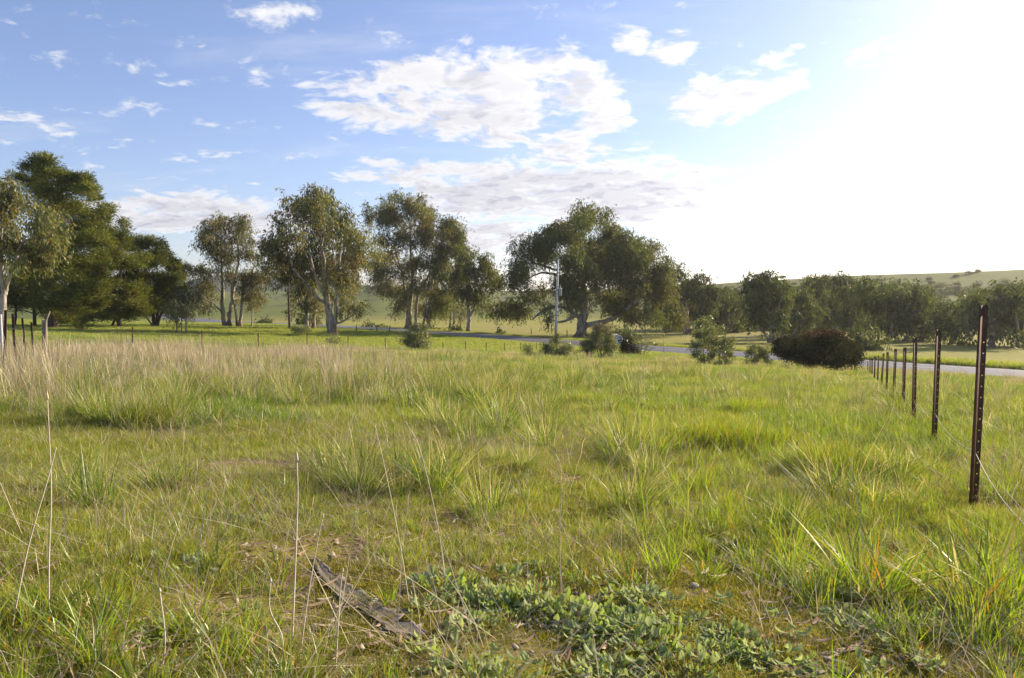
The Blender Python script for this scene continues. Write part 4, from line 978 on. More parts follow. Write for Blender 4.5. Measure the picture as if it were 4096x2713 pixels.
# dense lush drifts whose shaded faces look towards the camera
for a, b, ra, rb, m_ in ((2800, 1790, 330, 26, 300), (3330, 1900, 170, 26, 150), (1560, 1545, 90, 14, 60), (1300, 1555, 200, 12, 70), (1960, 1600, 130, 16, 70), (2120, 1480, 110, 8, 60), (2350, 1625, 120, 10, 50), (2760, 1545, 120, 8, 60), (3130, 1560, 130, 8, 60), (150, 1545, 200, 24, 40), (600, 1690, 260, 40, 40), (1420, 1930, 300, 80, 9), (3000, 1660, 160, 12, 70)):
    pts = np.array([ground_at(a + rg.normal(0, ra * .5), b + rg.normal(0, rb * .5)) for _ in range(m_)])
    put('tussock', 'tallgreen' if a > 2000 else 'tussock', pts[:, 0], pts[:, 1], rg.uniform(.45, 1.1, m_), rg)
# bright taller grass to the right
x, y = area_points(2.2, 26, 32, rg, 2.0); px, py = to_px(x, y, height(x, y)); n = fbm(x, y, 1.5, 71)
w = sstep(2250, 2900, px) * sstep(2420, 2150, py - np.clip(px - 3050, 0, 900) * .42) ; k = rg.random(len(x)) < w * sstep(.20, .45, n) * .95
put('tallgreen', 'tallgreen', x[k], y[k], rg.uniform(.4, .85, k.sum()) * (.55 + .7 * n[k]), rg)
# broad bright blades in clumps
x, y = area_points(1.6, 9, 26, rg); px, py = to_px(x, y, height(x, y)); n = fbm(x, y, .8, 81)
k = (n > .50) & (rg.random(len(x)) < .30 + .5 * sstep(1500, 2900, px)) & ~((py > 2350) & (px > 1750) & (px < 3300)) & off_bark(x, y); x, y = x[k], y[k]
put('tallgreen', 'broad', x, y, rg.uniform(.4, .8, len(x)), rg)
x, y = area_points(1.2, 2.9, 60, rg); px, py = to_px(x, y, height(x, y)); k = (px < 1650) & (rg.random(len(x)) < .8) & off_bark(x, y); x, y = x[k], y[k]
put('tallgreen', 'broad', x, y, rg.uniform(.45, 1.0, len(x)), rg, .2)

# dry standing grass: thick on the left of the paddock, thin elsewhere
x, y = area_points(8.5, 30, 17, rg); px, py = to_px(x, y, height(x, y)); n = fbm(x, y, 1.9, 91)
w = sstep(1850, 1250, px) * sstep(1690, 1560, py + np.clip(px - 900, 0, 900) * .05) * .9 + .03
k = rg.random(len(x)) < w * sstep(.48, .58, n) * 1.0; x, y, n = x[k], y[k], n[k]
put('dry_grass', 'stalks', x, y, rg.uniform(.4, 1.1, len(x)) * (.4 + 1.0 * n), rg, .13)
x, y = area_points(24, 66, 4.2, rg); px, py = to_px(x, y, height(x, y)); n = fbm(x, y, 3.2, 95)
w = sstep(2000, 1300, px) * .95 + .06 + .35 * sstep(2600, 3300, px) * sstep(40, 50, y); k = (rg.random(len(x)) < w * sstep(.46, .60, n)) & (x > fence_l_x(y) - 1); x, y, n = x[k], y[k], n[k]
put('dry_grass', 'stalks_far', x, y, rg.uniform(.4, 1.1, len(x)) * (.4 + .9 * n), rg, .1)
x, y = area_points(2.6, 22, 3.6, rg); put('dry_grass', 'stem', x, y, rg.uniform(.4, .95, len(x)) * np.interp(y, [2.6, 6], [.6, 1.2]), rg, .22)
x, y = area_points(1.2, 9, 20, rg); n = fbm(x, y, .8, 97); k = n > .42; put('dry_grass', 'thatch', x[k], y[k], rg.uniform(.6, 1.3, k.sum()), rg, .2)
# litter and leafy weeds near the camera
x, y = area_points(1.0, 7.5, 80, rg); px, py = to_px(x, y, height(x, y)); n = fbm(x, y, .6, 101)
k = rg.random(len(x)) < sstep(.35, .6, n) * (.25 + .75 * sstep(1900, 2400, py)); put('litter', 'litter', x[k], y[k], rg.uniform(.6, 1.4, k.sum()), rg, .08, -.002)
x, y = area_points(1.0, 5.2, 190, rg); px, py = to_px(x, y, height(x, y)); n = fbm(x, y, .5, 107)
k = (n > .47 - .08 * sstep(1700, 2300, px)) & (py > 1950); put('turf', 'moss', x[k], y[k], rg.uniform(.6, 1.4, k.sum()), rg, .05, .0)
x, y = area_points(1.0, 4.6, 160, rg); px, py = to_px(x, y, height(x, y)); n = fbm(x, y, .55, 111)
w = sstep(1600, 1950, px) * sstep(2260, 2470, py) * np.where(px < 2500, .75, 1.0) + .8 * np.exp(-((px - 2980) / 170) ** 2 - ((py - 2250) / 90) ** 2); k = rg.random(len(x)) < w * sstep(.33, .56, n) * .75 + .015; put('weeds', 'weed', x[k], y[k], rg.uniform(.4, 1.35, k.sum()), rg, .2)


def make_layer(name, label, cat, data):
    P = np.concatenate([d[0] for d in data]); R = np.concatenate([d[1] for d in data]); Sc = np.concatenate([d[2] for d in data]); I = np.concatenate([d[3] for d in data])
    me = bpy.data.meshes.new(name); me.vertices.add(len(P)); me.vertices.foreach_set('co', P.astype(np.float32).ravel())
    a = me.attributes.new('rot', 'FLOAT_VECTOR', 'POINT'); a.data.foreach_set('vector', R.astype(np.float32).ravel())
    a = me.attributes.new('scl', 'FLOAT', 'POINT'); a.data.foreach_set('value', Sc.astype(np.float32))
    a = me.attributes.new('idx', 'INT', 'POINT'); a.data.foreach_set('value', I.astype(np.int32))
    o = add(name, me); tag(o, label, cat, kind='stuff')
    ng = bpy.data.node_groups.new(name + '_scatter', 'GeometryNodeTree')
    ng.interface.new_socket('Geometry', in_out='INPUT', socket_type='NodeSocketGeometry'); ng.interface.new_socket('Geometry', in_out='OUTPUT', socket_type='NodeSocketGeometry')
    gi = ng.nodes.new('NodeGroupInput'); go = ng.nodes.new('NodeGroupOutput'); ip = ng.nodes.new('GeometryNodeInstanceOnPoints')
    ci = ng.nodes.new('GeometryNodeCollectionInfo'); ci.inputs['Collection'].default_value = KINDS; ci.inputs['Separate Children'].default_value = True; ci.inputs['Reset Children'].default_value = True
    def attr(nm, ty):
        n = ng.nodes.new('GeometryNodeInputNamedAttribute'); n.data_type = ty; n.inputs['Name'].default_value = nm; return n.outputs['Attribute']
    L = ng.links.new
    L(gi.outputs[0], ip.inputs['Points']); L(ci.outputs[0], ip.inputs['Instance']); ip.inputs['Pick Instance'].default_value = True
    L(attr('idx', 'INT'), ip.inputs['Instance Index']); L(attr('rot', 'FLOAT_VECTOR'), ip.inputs['Rotation']); L(attr('scl', 'FLOAT'), ip.inputs['Scale'])
    L(ip.outputs[0], go.inputs[0])
    md = o.modifiers.new('scatter', 'NODES'); md.node_group = ng
    return o


LABELS = {'turf': ('short patchy green turf covering the paddock floor', 'grass'), 'sward': ('yellow-green grass sward of the lower paddock and road verges', 'grass'),
          'tussock': ('scattered darker green grass tussocks across the paddock', 'grass'), 'tallgreen': ('bright backlit taller grass on the fence side of the paddock', 'grass'),
          'dry_grass': ('pinkish dry standing grass stalks over the paddock', 'dry grass'), 'litter': ('brown fallen leaf litter on the bare soil', 'leaf litter'), 'weeds': ('grey-green leafy weeds spreading over mossy soil', 'weeds')}
NAMES = {'turf': 'turf', 'sward': 'grass_sward', 'tussock': 'grass_tussocks', 'tallgreen': 'tall_grass', 'dry_grass': 'dry_grass', 'litter': 'leaf_litter', 'weeds': 'weed_cover'}
for k, d in LAYERS.items(): make_layer(NAMES[k], *LABELS[k], d)

# ------------------------------------------------------------------ fences
def star_picket(foot, top, hole=True, sink=.3, rot=0.0, seed=0):
    """Y-section steel post; one flange is punched with a row of holes"""
    foot = np.array(foot, float); top = np.array(top, float); H = top[2] - foot[2]
    mb = MB(); w = .036; th = .005
    ang = [math.radians(a) + rot for a in (200, -25, 92)]
    for k, a in enumerate(ang):
        d = np.array([math.cos(a), math.sin(a)]); n = np.array([-d[1], d[0]])
        def slab(u0, u1, z0, z1):
            c = d * (u0 + u1) / 2; mb.box((c[0], c[1], (z0 + z1) / 2), (u1 - u0, th, z1 - z0), a)
        if k == 1 and hole:
            slab(.002, .0135, -sink, H); slab(.0225, w, -sink, H)
            z = -sink; zs = list(np.arange(.08, H - .02, .082))
            for hz in zs: slab(.0135, .0225, z, hz - .0045); z = hz + .0045
            slab(.0135, .0225, z, H)
        else: slab(.002, w, -sink, H)
    me = mb.mesh('star_picket', M_RUST)
    o = add('star_picket', me, loc=foot)
    v = Vector(top - foot); o.rotation_euler = Vector((0, 0, 1)).rotation_difference(v).to_euler()
    return o


RF = dict(Y=[5.8, 9.4, 12.9, 16.6, 20.3, 24, 28, 32, 36, 40, 44, 48], top=[(3932, 1222), (3753, 1318), (3660, 1352), (3619, 1390), (3582, 1395), (3550, 1409), (3534, 1414), (3513, 1424), (3499, 1426), (3488, 1435), (3480, 1440), (3471, 1446)],
          foot=[3897, 3735, 3653, 3610, 3571, 3543, 3521, 3506, 3494, 3484, 3476, 3467])
rf_pts = []
ORD = ['first', 'second', 'third', 'fourth', 'fifth', 'sixth', 'seventh', 'eighth', 'ninth', 'tenth', 'eleventh', 'twelfth', 'thirteenth']
for k, Yp in enumerate(RF['Y']):
    fx = at(RF['foot'][k], 1700, Yp)[0]; foot = on_ground(fx, Yp); top = at(*RF['top'][k], Yp)
    o = star_picket(foot, top, k < 7, rot=rng.normal(0, .12)); rf_pts.append((foot, top))
    if k == 0: lab = 'tall rusty star picket with the slack wire running on past it, standing clear'
    else: lab = ORD[k - 1] + ' rusty star picket past the tall clear-standing one, toward the red-tipped bush'
    tag(o, lab, 'fence post', 'roadside fence pickets')
# the one slack wire left on the roadside fence
def strand(pts, r, name, label, group=None, sag=.05, mat=None):
    mb = MB(); P = []
    for a, b in zip(pts[:-1], pts[1:]):
        t = np.linspace(0, 1, 7)[:-1, None]; q = a * (1 - t) + b * t; q[:, 2] -= (4 * t * (1 - t) * sag)[:, 0]; P.append(q)
    P.append(np.array(pts[-1])[None]); mb.tube(np.vstack(P), r, 5)
    o = add(name, mb.mesh(name, mat or M_WIRE, True)); tag(o, label, 'wire', group); return o


wp = [f * (1 - .27) + t_ * .27 for f, t_ in rf_pts[:6]]
d0 = wp[0] - wp[1]
strand([wp[0] + d0 * .62 + np.array([0, 0, -.10])] + wp, .0022, 'fence_wire', 'single slack wire hanging low along the rusty roadside pickets', sag=.07)

LF = [((18, 1508), (24, 1240), 16.3), ((65, 1489), (52, 1255), 18.7), ((107, 1440), (90, 1272), 22.0), ((136, 1430), (126, 1288), 25.2)]
lf = []
for k, (ft, tp, Yp) in enumerate(LF):
    foot = on_ground(at(ft[0], 1450, Yp)[0], Yp); top = at(*tp, Yp); lf.append((foot, top))
    o = star_picket(foot, top, k < 2, rot=2.3)
    tag(o, ('rusty star picket at the end of the left fence, before the white stake', 'second rusty picket back from the white stake, leaning slightly', 'picket leaning toward the white stake in the left fence', 'short picket next to the wooden corner post')[k], 'fence post', 'left fence pickets')
# wooden strainer post with its brace
Yc = 29.0; cx_ = at(180, 1400, Yc)[0]; foot = on_ground(cx_, Yc)
root = empty('strainer_post', foot); tag(root, 'weathered wooden corner post with a leaning brace beside it', 'fence post')
mb = MB(); th_ = at(180, 1281, Yc)[2] - foot[2]; mb.tube([(0, 0, -.3), (.01, 0, th_ * .5), (0, 0, th_ - .02), (0, 0, th_)], [.10, .095, .09, .075], 10); add('post', mb.mesh('post', M_WOODPOST, False), root)
mb = MB(); b1 = at(200, 1246, Yc - .2) - foot; mb.tube([(.06, -.16, -.2), (.10, -.18, .5), (.16, -.2, b1[2] * .8), b1], [.085, .08, .05, .02], 8); add('brace', mb.mesh('brace', M_WOODPOST, False), root)
corner = foot.copy(); corner_top = foot + np.array([0, 0, th_])
for k, fr in enumerate((.45, .75)):
    pts = [f * (1 - fr) + t_ * fr for f, t_ in lf] + [corner * (1 - fr) + corner_top * fr]
    strand(pts, .002, 'fence_wire', ('lower', 'upper')[k] + ' rusty wire between the left pickets and the wooden corner post', 'left fence wires', .03)
# white stake at the very left
mb = MB(); f0 = on_ground(at(14, 1450, 19.0)[0], 19.0); mb.tube([(0, 0, -.2), np.array(at(3, 1345, 19.0) - f0) * .5, at(2, 1258, 19.0) - f0], [.035, .034, .03], 8)
o = add('white_stake', mb.mesh('white_stake', plain_mat('white_paint', (.5, .5, .48), (.4, .4, .38), 12, .7)), loc=f0); tag(o, 'leaning white painted stake behind the left fence pickets', 'stake')

FARP = [(530, 1309), (808, 1322), (1033, 1333), (1228, 1335), (1393, 1344), (1541, 1352), (1660, 1362), (1772, 1370), (1862, 1366), (1945, 1370), (2019, 1372), (2083, 1373), (2145, 1375), (2200, 1380)]
fp = []
for k, (pxp, pyp) in enumerate(FARP):
    Yp = 35.43 / (.472 - (pxp - 2048) / F); foot = on_ground(at(pxp, 1400, Yp)[0], Yp); top = at(pxp, pyp, Yp)
    if top[2] - foot[2] < .9: top[2] = foot[2] + .9
    top[2] = min(top[2], foot[2] + 1.45); fp.append((foot, top))
    o = star_picket(foot, top, False, rot=rng.normal(0, .3)); tag(o, ORD[k - 1] + ' thin dark picket after the taller one along the far paddock fence' if k else 'taller dark picket in the dry grass, first after the wooden corner post', 'fence post', 'far fence pickets')
for k, fr in enumerate((.5, .85)):
    strand([corner * (1 - fr) + corner_top * fr] + [f * (1 - fr) + t_ * fr for f, t_ in fp], .0022, 'fence_wire', ('lower', 'upper')[k] + ' thin wire strung along the far paddock fence', 'far fence wires', .03, M_RUST)

# stakes beside the road
for k, (pb, pt) in enumerate((((1425, 1330), (1426, 1299)), ((1507, 1332), (1508, 1299)), ((1554, 1334), (1561, 1301)))):
    g = ground_at(*pb); top = at(*pt, g[1]) - g; mb = MB(); mb.tube([(0, 0, -.3), top * .6, top], [.10, .095, .085], 7)
    o = add('road_post', mb.mesh('road_post', M_WOODPOST), loc=g); tag(o, ('upright wooden guide post on the verge nearest the brownish gum', 'upright wooden guide post midway along the verge trio', 'leaning wooden guide post of the verge trio')[k], 'post', 'wooden guide posts on the verge')
for k, (pxp, y0_, y1_) in enumerate(((1998, 1340, 1328), (2125, 1349, 1336), (2268, 1358, 1342))):
    Yp = (150, 140, 133)[k]; g = on_ground(at(pxp, 1340, Yp)[0], Yp); hgt = 1.0; mb = MB(); mb.tube([(0, 0, -.2), (.01, 0, hgt)], [.09, .08], 7)
    o = add('field_post', mb.mesh('field_post', M_WOODPOST), loc=g); tag(o, ('short wooden post at the field edge right of the small dark-footed gum', 'short wooden post at the field edge left of the concrete pole', 'short wooden post between the concrete pole and the huge gum')[k], 'post', 'field edge posts')
# marker post with a yellow head
g = ground_at(2655, 1422); top = at(2655, 1345, g[1]) - g; root = empty('marker_post', g); tag(root, 'slim marker post with a small yellow head beside the road', 'marker post')
mb = MB(); mb.tube([(0, 0, -.2), (0, 0, top[2] * .55)], .022, 6); add('lower_rod', mb.mesh('lower_rod', M_DARKIRON), root)
mb = MB(); mb.tube([(0, 0, top[2] * .55), (0, 0, top[2])], .018, 6); add('upper_rod', mb.mesh('upper_rod', M_YELLOW), root)
mb = MB(); mb.box((0, 0, top[2] + .09), (.17, .03, .24)); mb.box((0, 0, top[2] - .06), (.10, .03, .10)); add('head', mb.mesh('head', M_YELLOW), root)

# ------------------------------------------------------------------ power poles
def lathe(mb, c, prof, n=14):
    V = []; Fs = []
    for i, (r, z) in enumerate(prof):
        for k in range(n): a = 2 * math.pi * k / n; V.append((c[0] + r * math.cos(a), c[1] + r * math.sin(a), c[2] + z))
    for i in range(len(prof) - 1):
        for k in range(n): Fs.append((i * n + k, i * n + (k + 1) % n, (i + 1) * n + (k + 1) % n, (i + 1) * n + k))
    Fs += [tuple(range(n))[::-1], tuple((len(prof) - 1) * n + k for k in range(n))]; mb.add(V, Fs)


Yp = 116.5; g = on_ground(at(2223, 1340, Yp)[0], Yp); Hp = at(2232, 1040, Yp)[2] - g[2]; lx = (at(2232, 1040, Yp)[0] - g[0]) / Hp
root = empty('power_pole', g); tag(root, 'grey concrete power pole carrying a pale can transformer', 'power pole')
mb = MB(); mb.tube([(lx * z, 0, z) for z in (-.4, Hp * .3, Hp * .6, Hp)], [.235, .21, .18, .14], 10); add('pole', mb.mesh('pole', M_CONC, True), root)
mb = MB(); mb.tube([(lx * Hp, 0, Hp), (lx * Hp, 0, Hp + .75)], [.035, .02], 6); add('top_spike', mb.mesh('top_spike', M_STEELG), root)
zt = at(2243, 1168, Yp)[2] - g[2]; ox = lx * zt + .46
tr = MB(); lathe(tr, (ox, -.05, zt), [(.20, -.56), (.25, -.52), (.25, .45), (.27, .47), (.27, .52), (.16, .58), (.05, .60)], 16); can = add('transformer', tr.mesh('transformer', M_STEELG, False), root)
mb = MB(); lathe(mb, (ox, -.05, zt + .60), [(.05, 0), (.10, .05), (.05, .10), (.09, .15), (.05, .20), (.08, .26), (.04, .31), (.02, .48)], 10); add('bushing', mb.mesh('bushing', M_PORC), can)
for dz_ in (.35, -.35):
    mb = MB(); mb.box((ox - .26, -.05, zt + dz_), (.30, .10, .07)); add('bracket', mb.mesh('bracket', M_DARKIRON), root)
for zf in (.30, .62, .66, .84):
    mb = MB(); r_ = .235 - .10 * zf + .012; lathe(mb, (lx * Hp * zf, 0, Hp * zf), [(r_, -.05), (r_ + .012, -.04), (r_ + .012, .04), (r_, .05)], 12); add('band', mb.mesh('band', M_DARKIRON), root)
zb = at(2237, 1247, Yp)[2] - g[2]; mb = MB(); mb.box((lx * zb + .30, -.08, zb), (.20, .18, .30)); mb.box((lx * zb + .19, -.08, zb), (.06, .06, .06)); add('switch_box', mb.mesh('switch_box', M_STEELG), root)
zi = at(2207, 1087, Yp)[2] - g[2]
mb = MB(); ends = np.array([lx * zi, 0, zi + .1]); ins = np.array([lx * zi - .95, -.1, zi - .1])
mb.tube([ends, (ends + ins) / 2 + np.array([0, 0, .05]), ins], .025, 5); add('arm', mb.mesh('arm', M_DARKIRON), root)
mb = MB(); lathe(mb, ins + np.array([0, 0, -.55]), [(.03, 0), (.09, .05), (.04, .10), (.09, .16), (.04, .22), (.09, .28), (.04, .34), (.08, .40), (.03, .55)], 9); add('insulator', mb.mesh('insulator', M_PORC), root)
zo = at(2223, 1331, Yp)[2] - g[2]; mb = MB(); lathe(mb, (lx * zo, 0, max(zo, .3)), [(.24, -.14), (.25, -.12), (.25, .12), (.24, .14)], 12); add('marker_band', mb.mesh('marker_band', M_ORANGE), root)

Yp = 117.0; g = on_ground(at(1158, 1312, Yp)[0], Yp); tp = at(1151, 1075, Yp) - g
root = empty('wooden_pole', g); tag(root, 'plain brown wooden pole rising among the gum branches', 'power pole')
mb = MB(); mb.tube([(0, 0, -.4), tp * .5, tp], [.17, .155, .13], 9); add('pole', mb.mesh('pole', plain_mat('pole_wood', (.16, .12, .09), (.11, .085, .065), 5, .9, .2, 0, .01, (1, 1, .1)), True), root)
mb = MB(); mb.box((tp[0] + .1, 0, tp[2] * .93), (1.1, .1, .1)); add('crossarm', mb.mesh('crossarm', M_WOODPOST), root)

# ------------------------------------------------------------------ car on the road behind the shrubs
def build_car():
    m_p = plain_mat('car_paint', (.50, .52, .54), (.47, .49, .51), 2, .28, .6, .35, .0)
    m_g = plain_mat('car_glass', (.02, .022, .025), (.03, .03, .032), 2, .06, .8, 0, 0)
    m_t = plain_mat('tyre', (.02, .02, .02), (.03, .03, .03), 9, .8)
    m_l = plain_mat('lamp', (.7, .7, .68), (.6, .6, .6), 9, .15, .7); m_r = plain_mat('tail_lamp', (.35, .02, .02), (.3, .02, .02), 9, .2, .6)
    Yc = 94.0; xr = road_x(Yc); n = np.array([.81, .585]); c = np.array([xr, Yc]) - n * 1.75
    z = h1(c[0], c[1]) + .12
    root = empty('car', (c[0], c[1], z), (0, 0, math.atan2(.81, -.585) + math.pi)); tag(root, 'pale silver car on the road, mostly hidden behind the roadside bushes', 'car')
    # side profile (x forward), lofted across the width with tumblehome
    prof = [(-2.15, .35), (-2.2, .55), (-2.15, .86), (-1.95, .95), (-1.45, 1.38), (-.9, 1.47), (0, 1.47), (.45, 1.40), (1.15, .97), (1.95, .86), (2.18, .72), (2.2, .45), (2.1, .28), (-2.05, .26)]
    V = []; Fs = []; k = len(prof); ws = [(-.86, 0), (-.80, 1), (.80, 1), (.86, 0)]
    for yv in (-1, 1):
        for x_, z_ in prof: V.append((x_, yv * (.86 if z_ < .98 else .86 - (z_ - .98) * .42), z_))
    Fs = [tuple(range(k)), tuple(range(2 * k - 1, k - 1, -1))] + [(i, (i + 1) % k + 0, (i + 1) % k + k, i + k)[::-1] for i in range(k)]
    mb = MB(); mb.add(V, Fs); add('body', mb.mesh('body', m_p), root)
    def pane(pts, nm):
        mb = MB(); mb.add(pts, [tuple(range(len(pts)))]); add(nm, mb.mesh(nm, m_g), root)
    wy = lambda z_: .86 - (z_ - .98) * .42 + .006
    for s in (-1, 1):
        for a in ([(-1.3, 1.02), (-1.15, 1.36), (-.42, 1.40), (-.42, 1.02)], [(-.34, 1.02), (-.34, 1.40), (.35, 1.36), (.92, 1.02)]):
            P = [(x_, s * wy(z_), z_) for x_, z_ in a]; pane(P if s > 0 else P[::-1], 'side_window')
    pane([(1.16 + .02, -.72, 1.00), (1.16 + .02, .72, 1.00), (.50 + .02, .62, 1.39), (.50 + .02, -.62, 1.39)], 'windscreen')
    pane([(-1.92, .70, 1.0), (-1.92, -.70, 1.0), (-1.50, -.62, 1.36), (-1.50, .62, 1.36)], 'rear_window')
    for sx in (-1.32, 1.36):
        for s in (-1, 1):
            mb = MB(); V = []
            ring = [(math.cos(a), math.sin(a)) for a in np.linspace(0, 2 * math.pi, 20, endpoint=False)]
            mb.tube([(sx, s * .70, .32), (sx, s * .72, .32), (sx, s * .87, .32), (sx, s * .885, .32)], [.30, .32, .32, .29], 20); w = add('wheel', mb.mesh('wheel', m_t, False), root)
            mb = MB(); mb.tube([(sx, s * .886, .32), (sx, s * .893, .32)], [.20, .17], 12); add('hub', mb.mesh('hub', m_p), w)
    for s in (-1, 1):
        mb = MB(); mb.box((2.15, s * .62, .70), (.10, .32, .14)); add('headlight', mb.mesh('headlight', m_l), root)
        mb = MB(); mb.box((-2.17, s * .66, .80), (.08, .26, .18)); add('tail_light', mb.mesh('tail_light', m_r), root)
        mb = MB(); mb.box((.82, s * .95, 1.0), (.10, .16, .11)); add('mirror', mb.mesh('mirror', m_p), root)


build_car()

# ------------------------------------------------------------------ scrub on the right-hand hill
def leaf_ball(rg, n, r, L):
    v = rg.normal(size=(n, 3)); v /= np.linalg.norm(v, axis=1, keepdims=True); v *= (rg.random(n) ** .4)[:, None] * r; v[:, 2] = np.abs(v[:, 2]) * .75
    return leaf_faces(v, rg.normal(size=(n, 3)), np.full(n, L) * rg.uniform(.6, 1.4, n), np.full(n, L * .5), rg)


rg = np.random.default_rng(5)
V = []; Q = []; C = []; nv = 0
for k in range(150):
    pxp = rg.uniform(3620, 4350); pyp = rg.uniform(1138, 1172) + rg.exponential(16); g = ground_at(pxp, pyp, 150, 420)
    v, q = leaf_ball(rg, 70, rg.uniform(1.0, 2.6), .75); V.append(v + g); Q.append(q + nv); nv += len(v); C.append(np.repeat(np.array([[.05, .055, .028]]) * rg.uniform(.7, 1.4), len(v), 0))
for k in range(90):
    pxp = rg.uniform(2880, 3600); pyp = np.interp(pxp, [2880, 3600], [1150, 1118]) + rg.exponential(14); g = ground_at(pxp, pyp, 150, 500)
    v, q = leaf_ball(rg, 40, rg.uniform(.6, 1.8), .75); V.append(v + g); Q.append(q + nv); nv += len(v); C.append(np.repeat(np.array([[.05, .055, .028]]) * rg.uniform(.7, 1.4), len(v), 0))
for k in range(70):
    pxp = rg.uniform(1380, 1640); pyp = rg.uniform(1145, 1185); g = ground_at(pxp, pyp, 200, 900)
    v, q = leaf_ball(rg, 40, rg.uniform(1.5, 4), 1.5); V.append(v + g); Q.append(q + nv); nv += len(v); C.append(np.repeat(np.array([[.055, .06, .035]]) * rg.uniform(.7, 1.4), len(v), 0))
o = add('hillside_scrub', quads('hillside_scrub', np.concatenate(V), np.concatenate(Q), M_GUM, np.concatenate(C))); tag(o, 'dark low scrub covering the steep brow of the hills', 'scrub', kind='stuff')
for k, (pxp, pyp, r_) in enumerate(((3716, 1118, 1.6), (3824, 1106, 1.5), (3877, 1094, 2.0), (3727, 1134, 1.7), (4020, 1132, 2.6), (3911, 1086, 1.6))):
    g = ground_at(pxp, pyp + 4, 150, 500); v, q = leaf_ball(rg, 260, r_, .5)
    root = empty('hill_bush', g); tag(root, 'small dark bush standing alone on the open grassy hilltop', 'bush', 'bushes on the hill')
    add('crown', quads('crown', v + np.array([0, 0, r_ * .2]), q, M_GUM, np.repeat(np.array([[.05, .055, .028]]), len(v), 0)), root)
    mb = MB(); mb.tube([(0, 0, -.2), (0, 0, r_ * .5)], [.1, .05], 5); add('stem', mb.mesh('stem', M_TWIG), root)

# ------------------------------------------------------------------ things lying in the foreground
def bark_strip(path, widths, label, mat, curl=.25, cat='bark strip', lift=.006, group=None, thick=.004, name='bark_strip'):
    """sheet of fallen bark: a curled ribbon with lengthwise ridges and real thickness, along photo points on the ground"""
    G = np.array([ground_at(a, b) for a, b in path]); W = np.array([w * g[1] / F for w, g in zip(widths, G)])
    C = catmull(G, 7); Wc = np.interp(np.linspace(0, 1, len(C)), np.linspace(0, 1, len(W)), W)
    o0 = C.mean(0); C = C - o0; T = np.gradient(C, axis=0); T[:, 2] = 0; T /= np.linalg.norm(T, axis=1, keepdims=True); Sd = np.stack([T[:, 1], -T[:, 0], np.zeros(len(T))], 1)
    n = 11; s = np.linspace(-.5, .5, n); r_ = np.random.default_rng(int(path[0][0]))
    ridge = r_.normal(0, .0022, n); edge = r_.normal(0, .11, (len(C), 2)); Wc = Wc * r_.uniform(.8, 1.12, len(Wc))
    rows = []
    for i in range(len(C)):
        ss = s.copy(); ss[0] += edge[i, 0]; ss[-1] += edge[i, 1]
        P = C[i] + Sd[i] * (ss * Wc[i])[:, None]; P[:, 2] = C[i][2] + lift + curl * Wc[i] * (2 * ss) ** 2 * .5 + ridge + r_.normal(0, .0006, n); rows.append(P)
    Tp = np.array(rows); Bt = Tp - np.array([0, 0, thick]); m = len(C)
    V = np.concatenate([Tp.reshape(-1, 3), Bt.reshape(-1, 3)]); N = m * n
    Fs = []
    for i in range(m - 1):
        for k in range(n - 1):
            a = i * n + k; Fs.append((a, a + 1, a + n + 1, a + n)); Fs.append((N + a, N + a + n, N + a + n + 1, N + a + 1))
        a = i * n; Fs.append((a, a + n, N + a + n, N + a)); a = i * n + n - 1; Fs.append((a, N + a, N + a + n, a + n))
    for k in range(n - 1): Fs.append((k, N + k, N + k + 1, k + 1)); a = (m - 1) * n + k; Fs.append((a, a + 1, N + a + 1, N + a))
    o = add(name, quads(name, V, Fs, mat), loc=o0); tag(o, label, cat, group); return o


bark_strip([(1262, 2245), (1300, 2310), (1400, 2398), (1500, 2462), (1600, 2530), (1690, 2560)], [10, 62, 100, 84, 118, 60], 'long curved strip of grey ridged bark lying among the grass', M_GREYWOOD, .13, lift=.02)
bark_strip([(1560, 2470), (1620, 2450), (1680, 2492), (1740, 2520)], [24, 34, 40, 20], 'curled forked end of bark beside the long grey strip', M_GREYWOOD, .3)
bark_strip([(2060, 2072), (2120, 2085), (2200, 2100), (2260, 2104)], [14, 40, 44, 18], 'flat weathered piece of bark lying in the turf beyond the moss', M_GREYWOOD, .2)
bark_strip([(2470, 2092), (2560, 2112), (2660, 2138), (2760, 2155)], [12, 26, 24, 10], 'long narrow brown bark strip below the bright grass clump', M_PINKBARK, .3)
bark_strip([(2440, 2125), (2490, 2155), (2540, 2172)], [10, 16, 8], 'short dark bark sliver next to the long narrow strip', M_PINKBARK, .3)
bark_strip([(2270, 2372), (2360, 2388), (2450, 2392), (2540, 2372)], [10, 28, 30, 10], 'dark curved bark strip just above the grey-green weeds', M_PINKBARK, .35)
bark_strip([(2478, 2258), (2480, 2300), (2484, 2332)], [22, 28, 20], 'short upright flake of pale bark beside the bent white twig', M_PINKBARK, .2)
bark_strip([(240, 2330), (330, 2312), (430, 2290), (520, 2262)], [12, 34, 34, 10], 'brown bark strip half hidden in the grass left of the pale-tipped stem', M_PINKBARK, .3)
bark_strip([(520, 2240), (600, 2228), (690, 2215)], [10, 24, 8], 'thin faded bark strip next to the half-hidden brown one', M_GREYWOOD, .3)
bark_strip([(1020, 1945), (1080, 1915), (1150, 1890)], [14, 20, 10], 'pale stick-like bark strip lying across the short turf', M_GREYWOOD, .3)
bark_strip([(3280, 2622), (3370, 2612), (3450, 2590), (3500, 2578)], [16, 34, 36, 22], 'thick dark bark stick among the weeds near the grass clump', M_PINKBARK, .5)
bark_strip([(3240, 2700), (3330, 2690), (3420, 2712)], [30, 60, 40], 'broad grey bark piece at the edge of the weeds', M_GREYWOOD, .3)
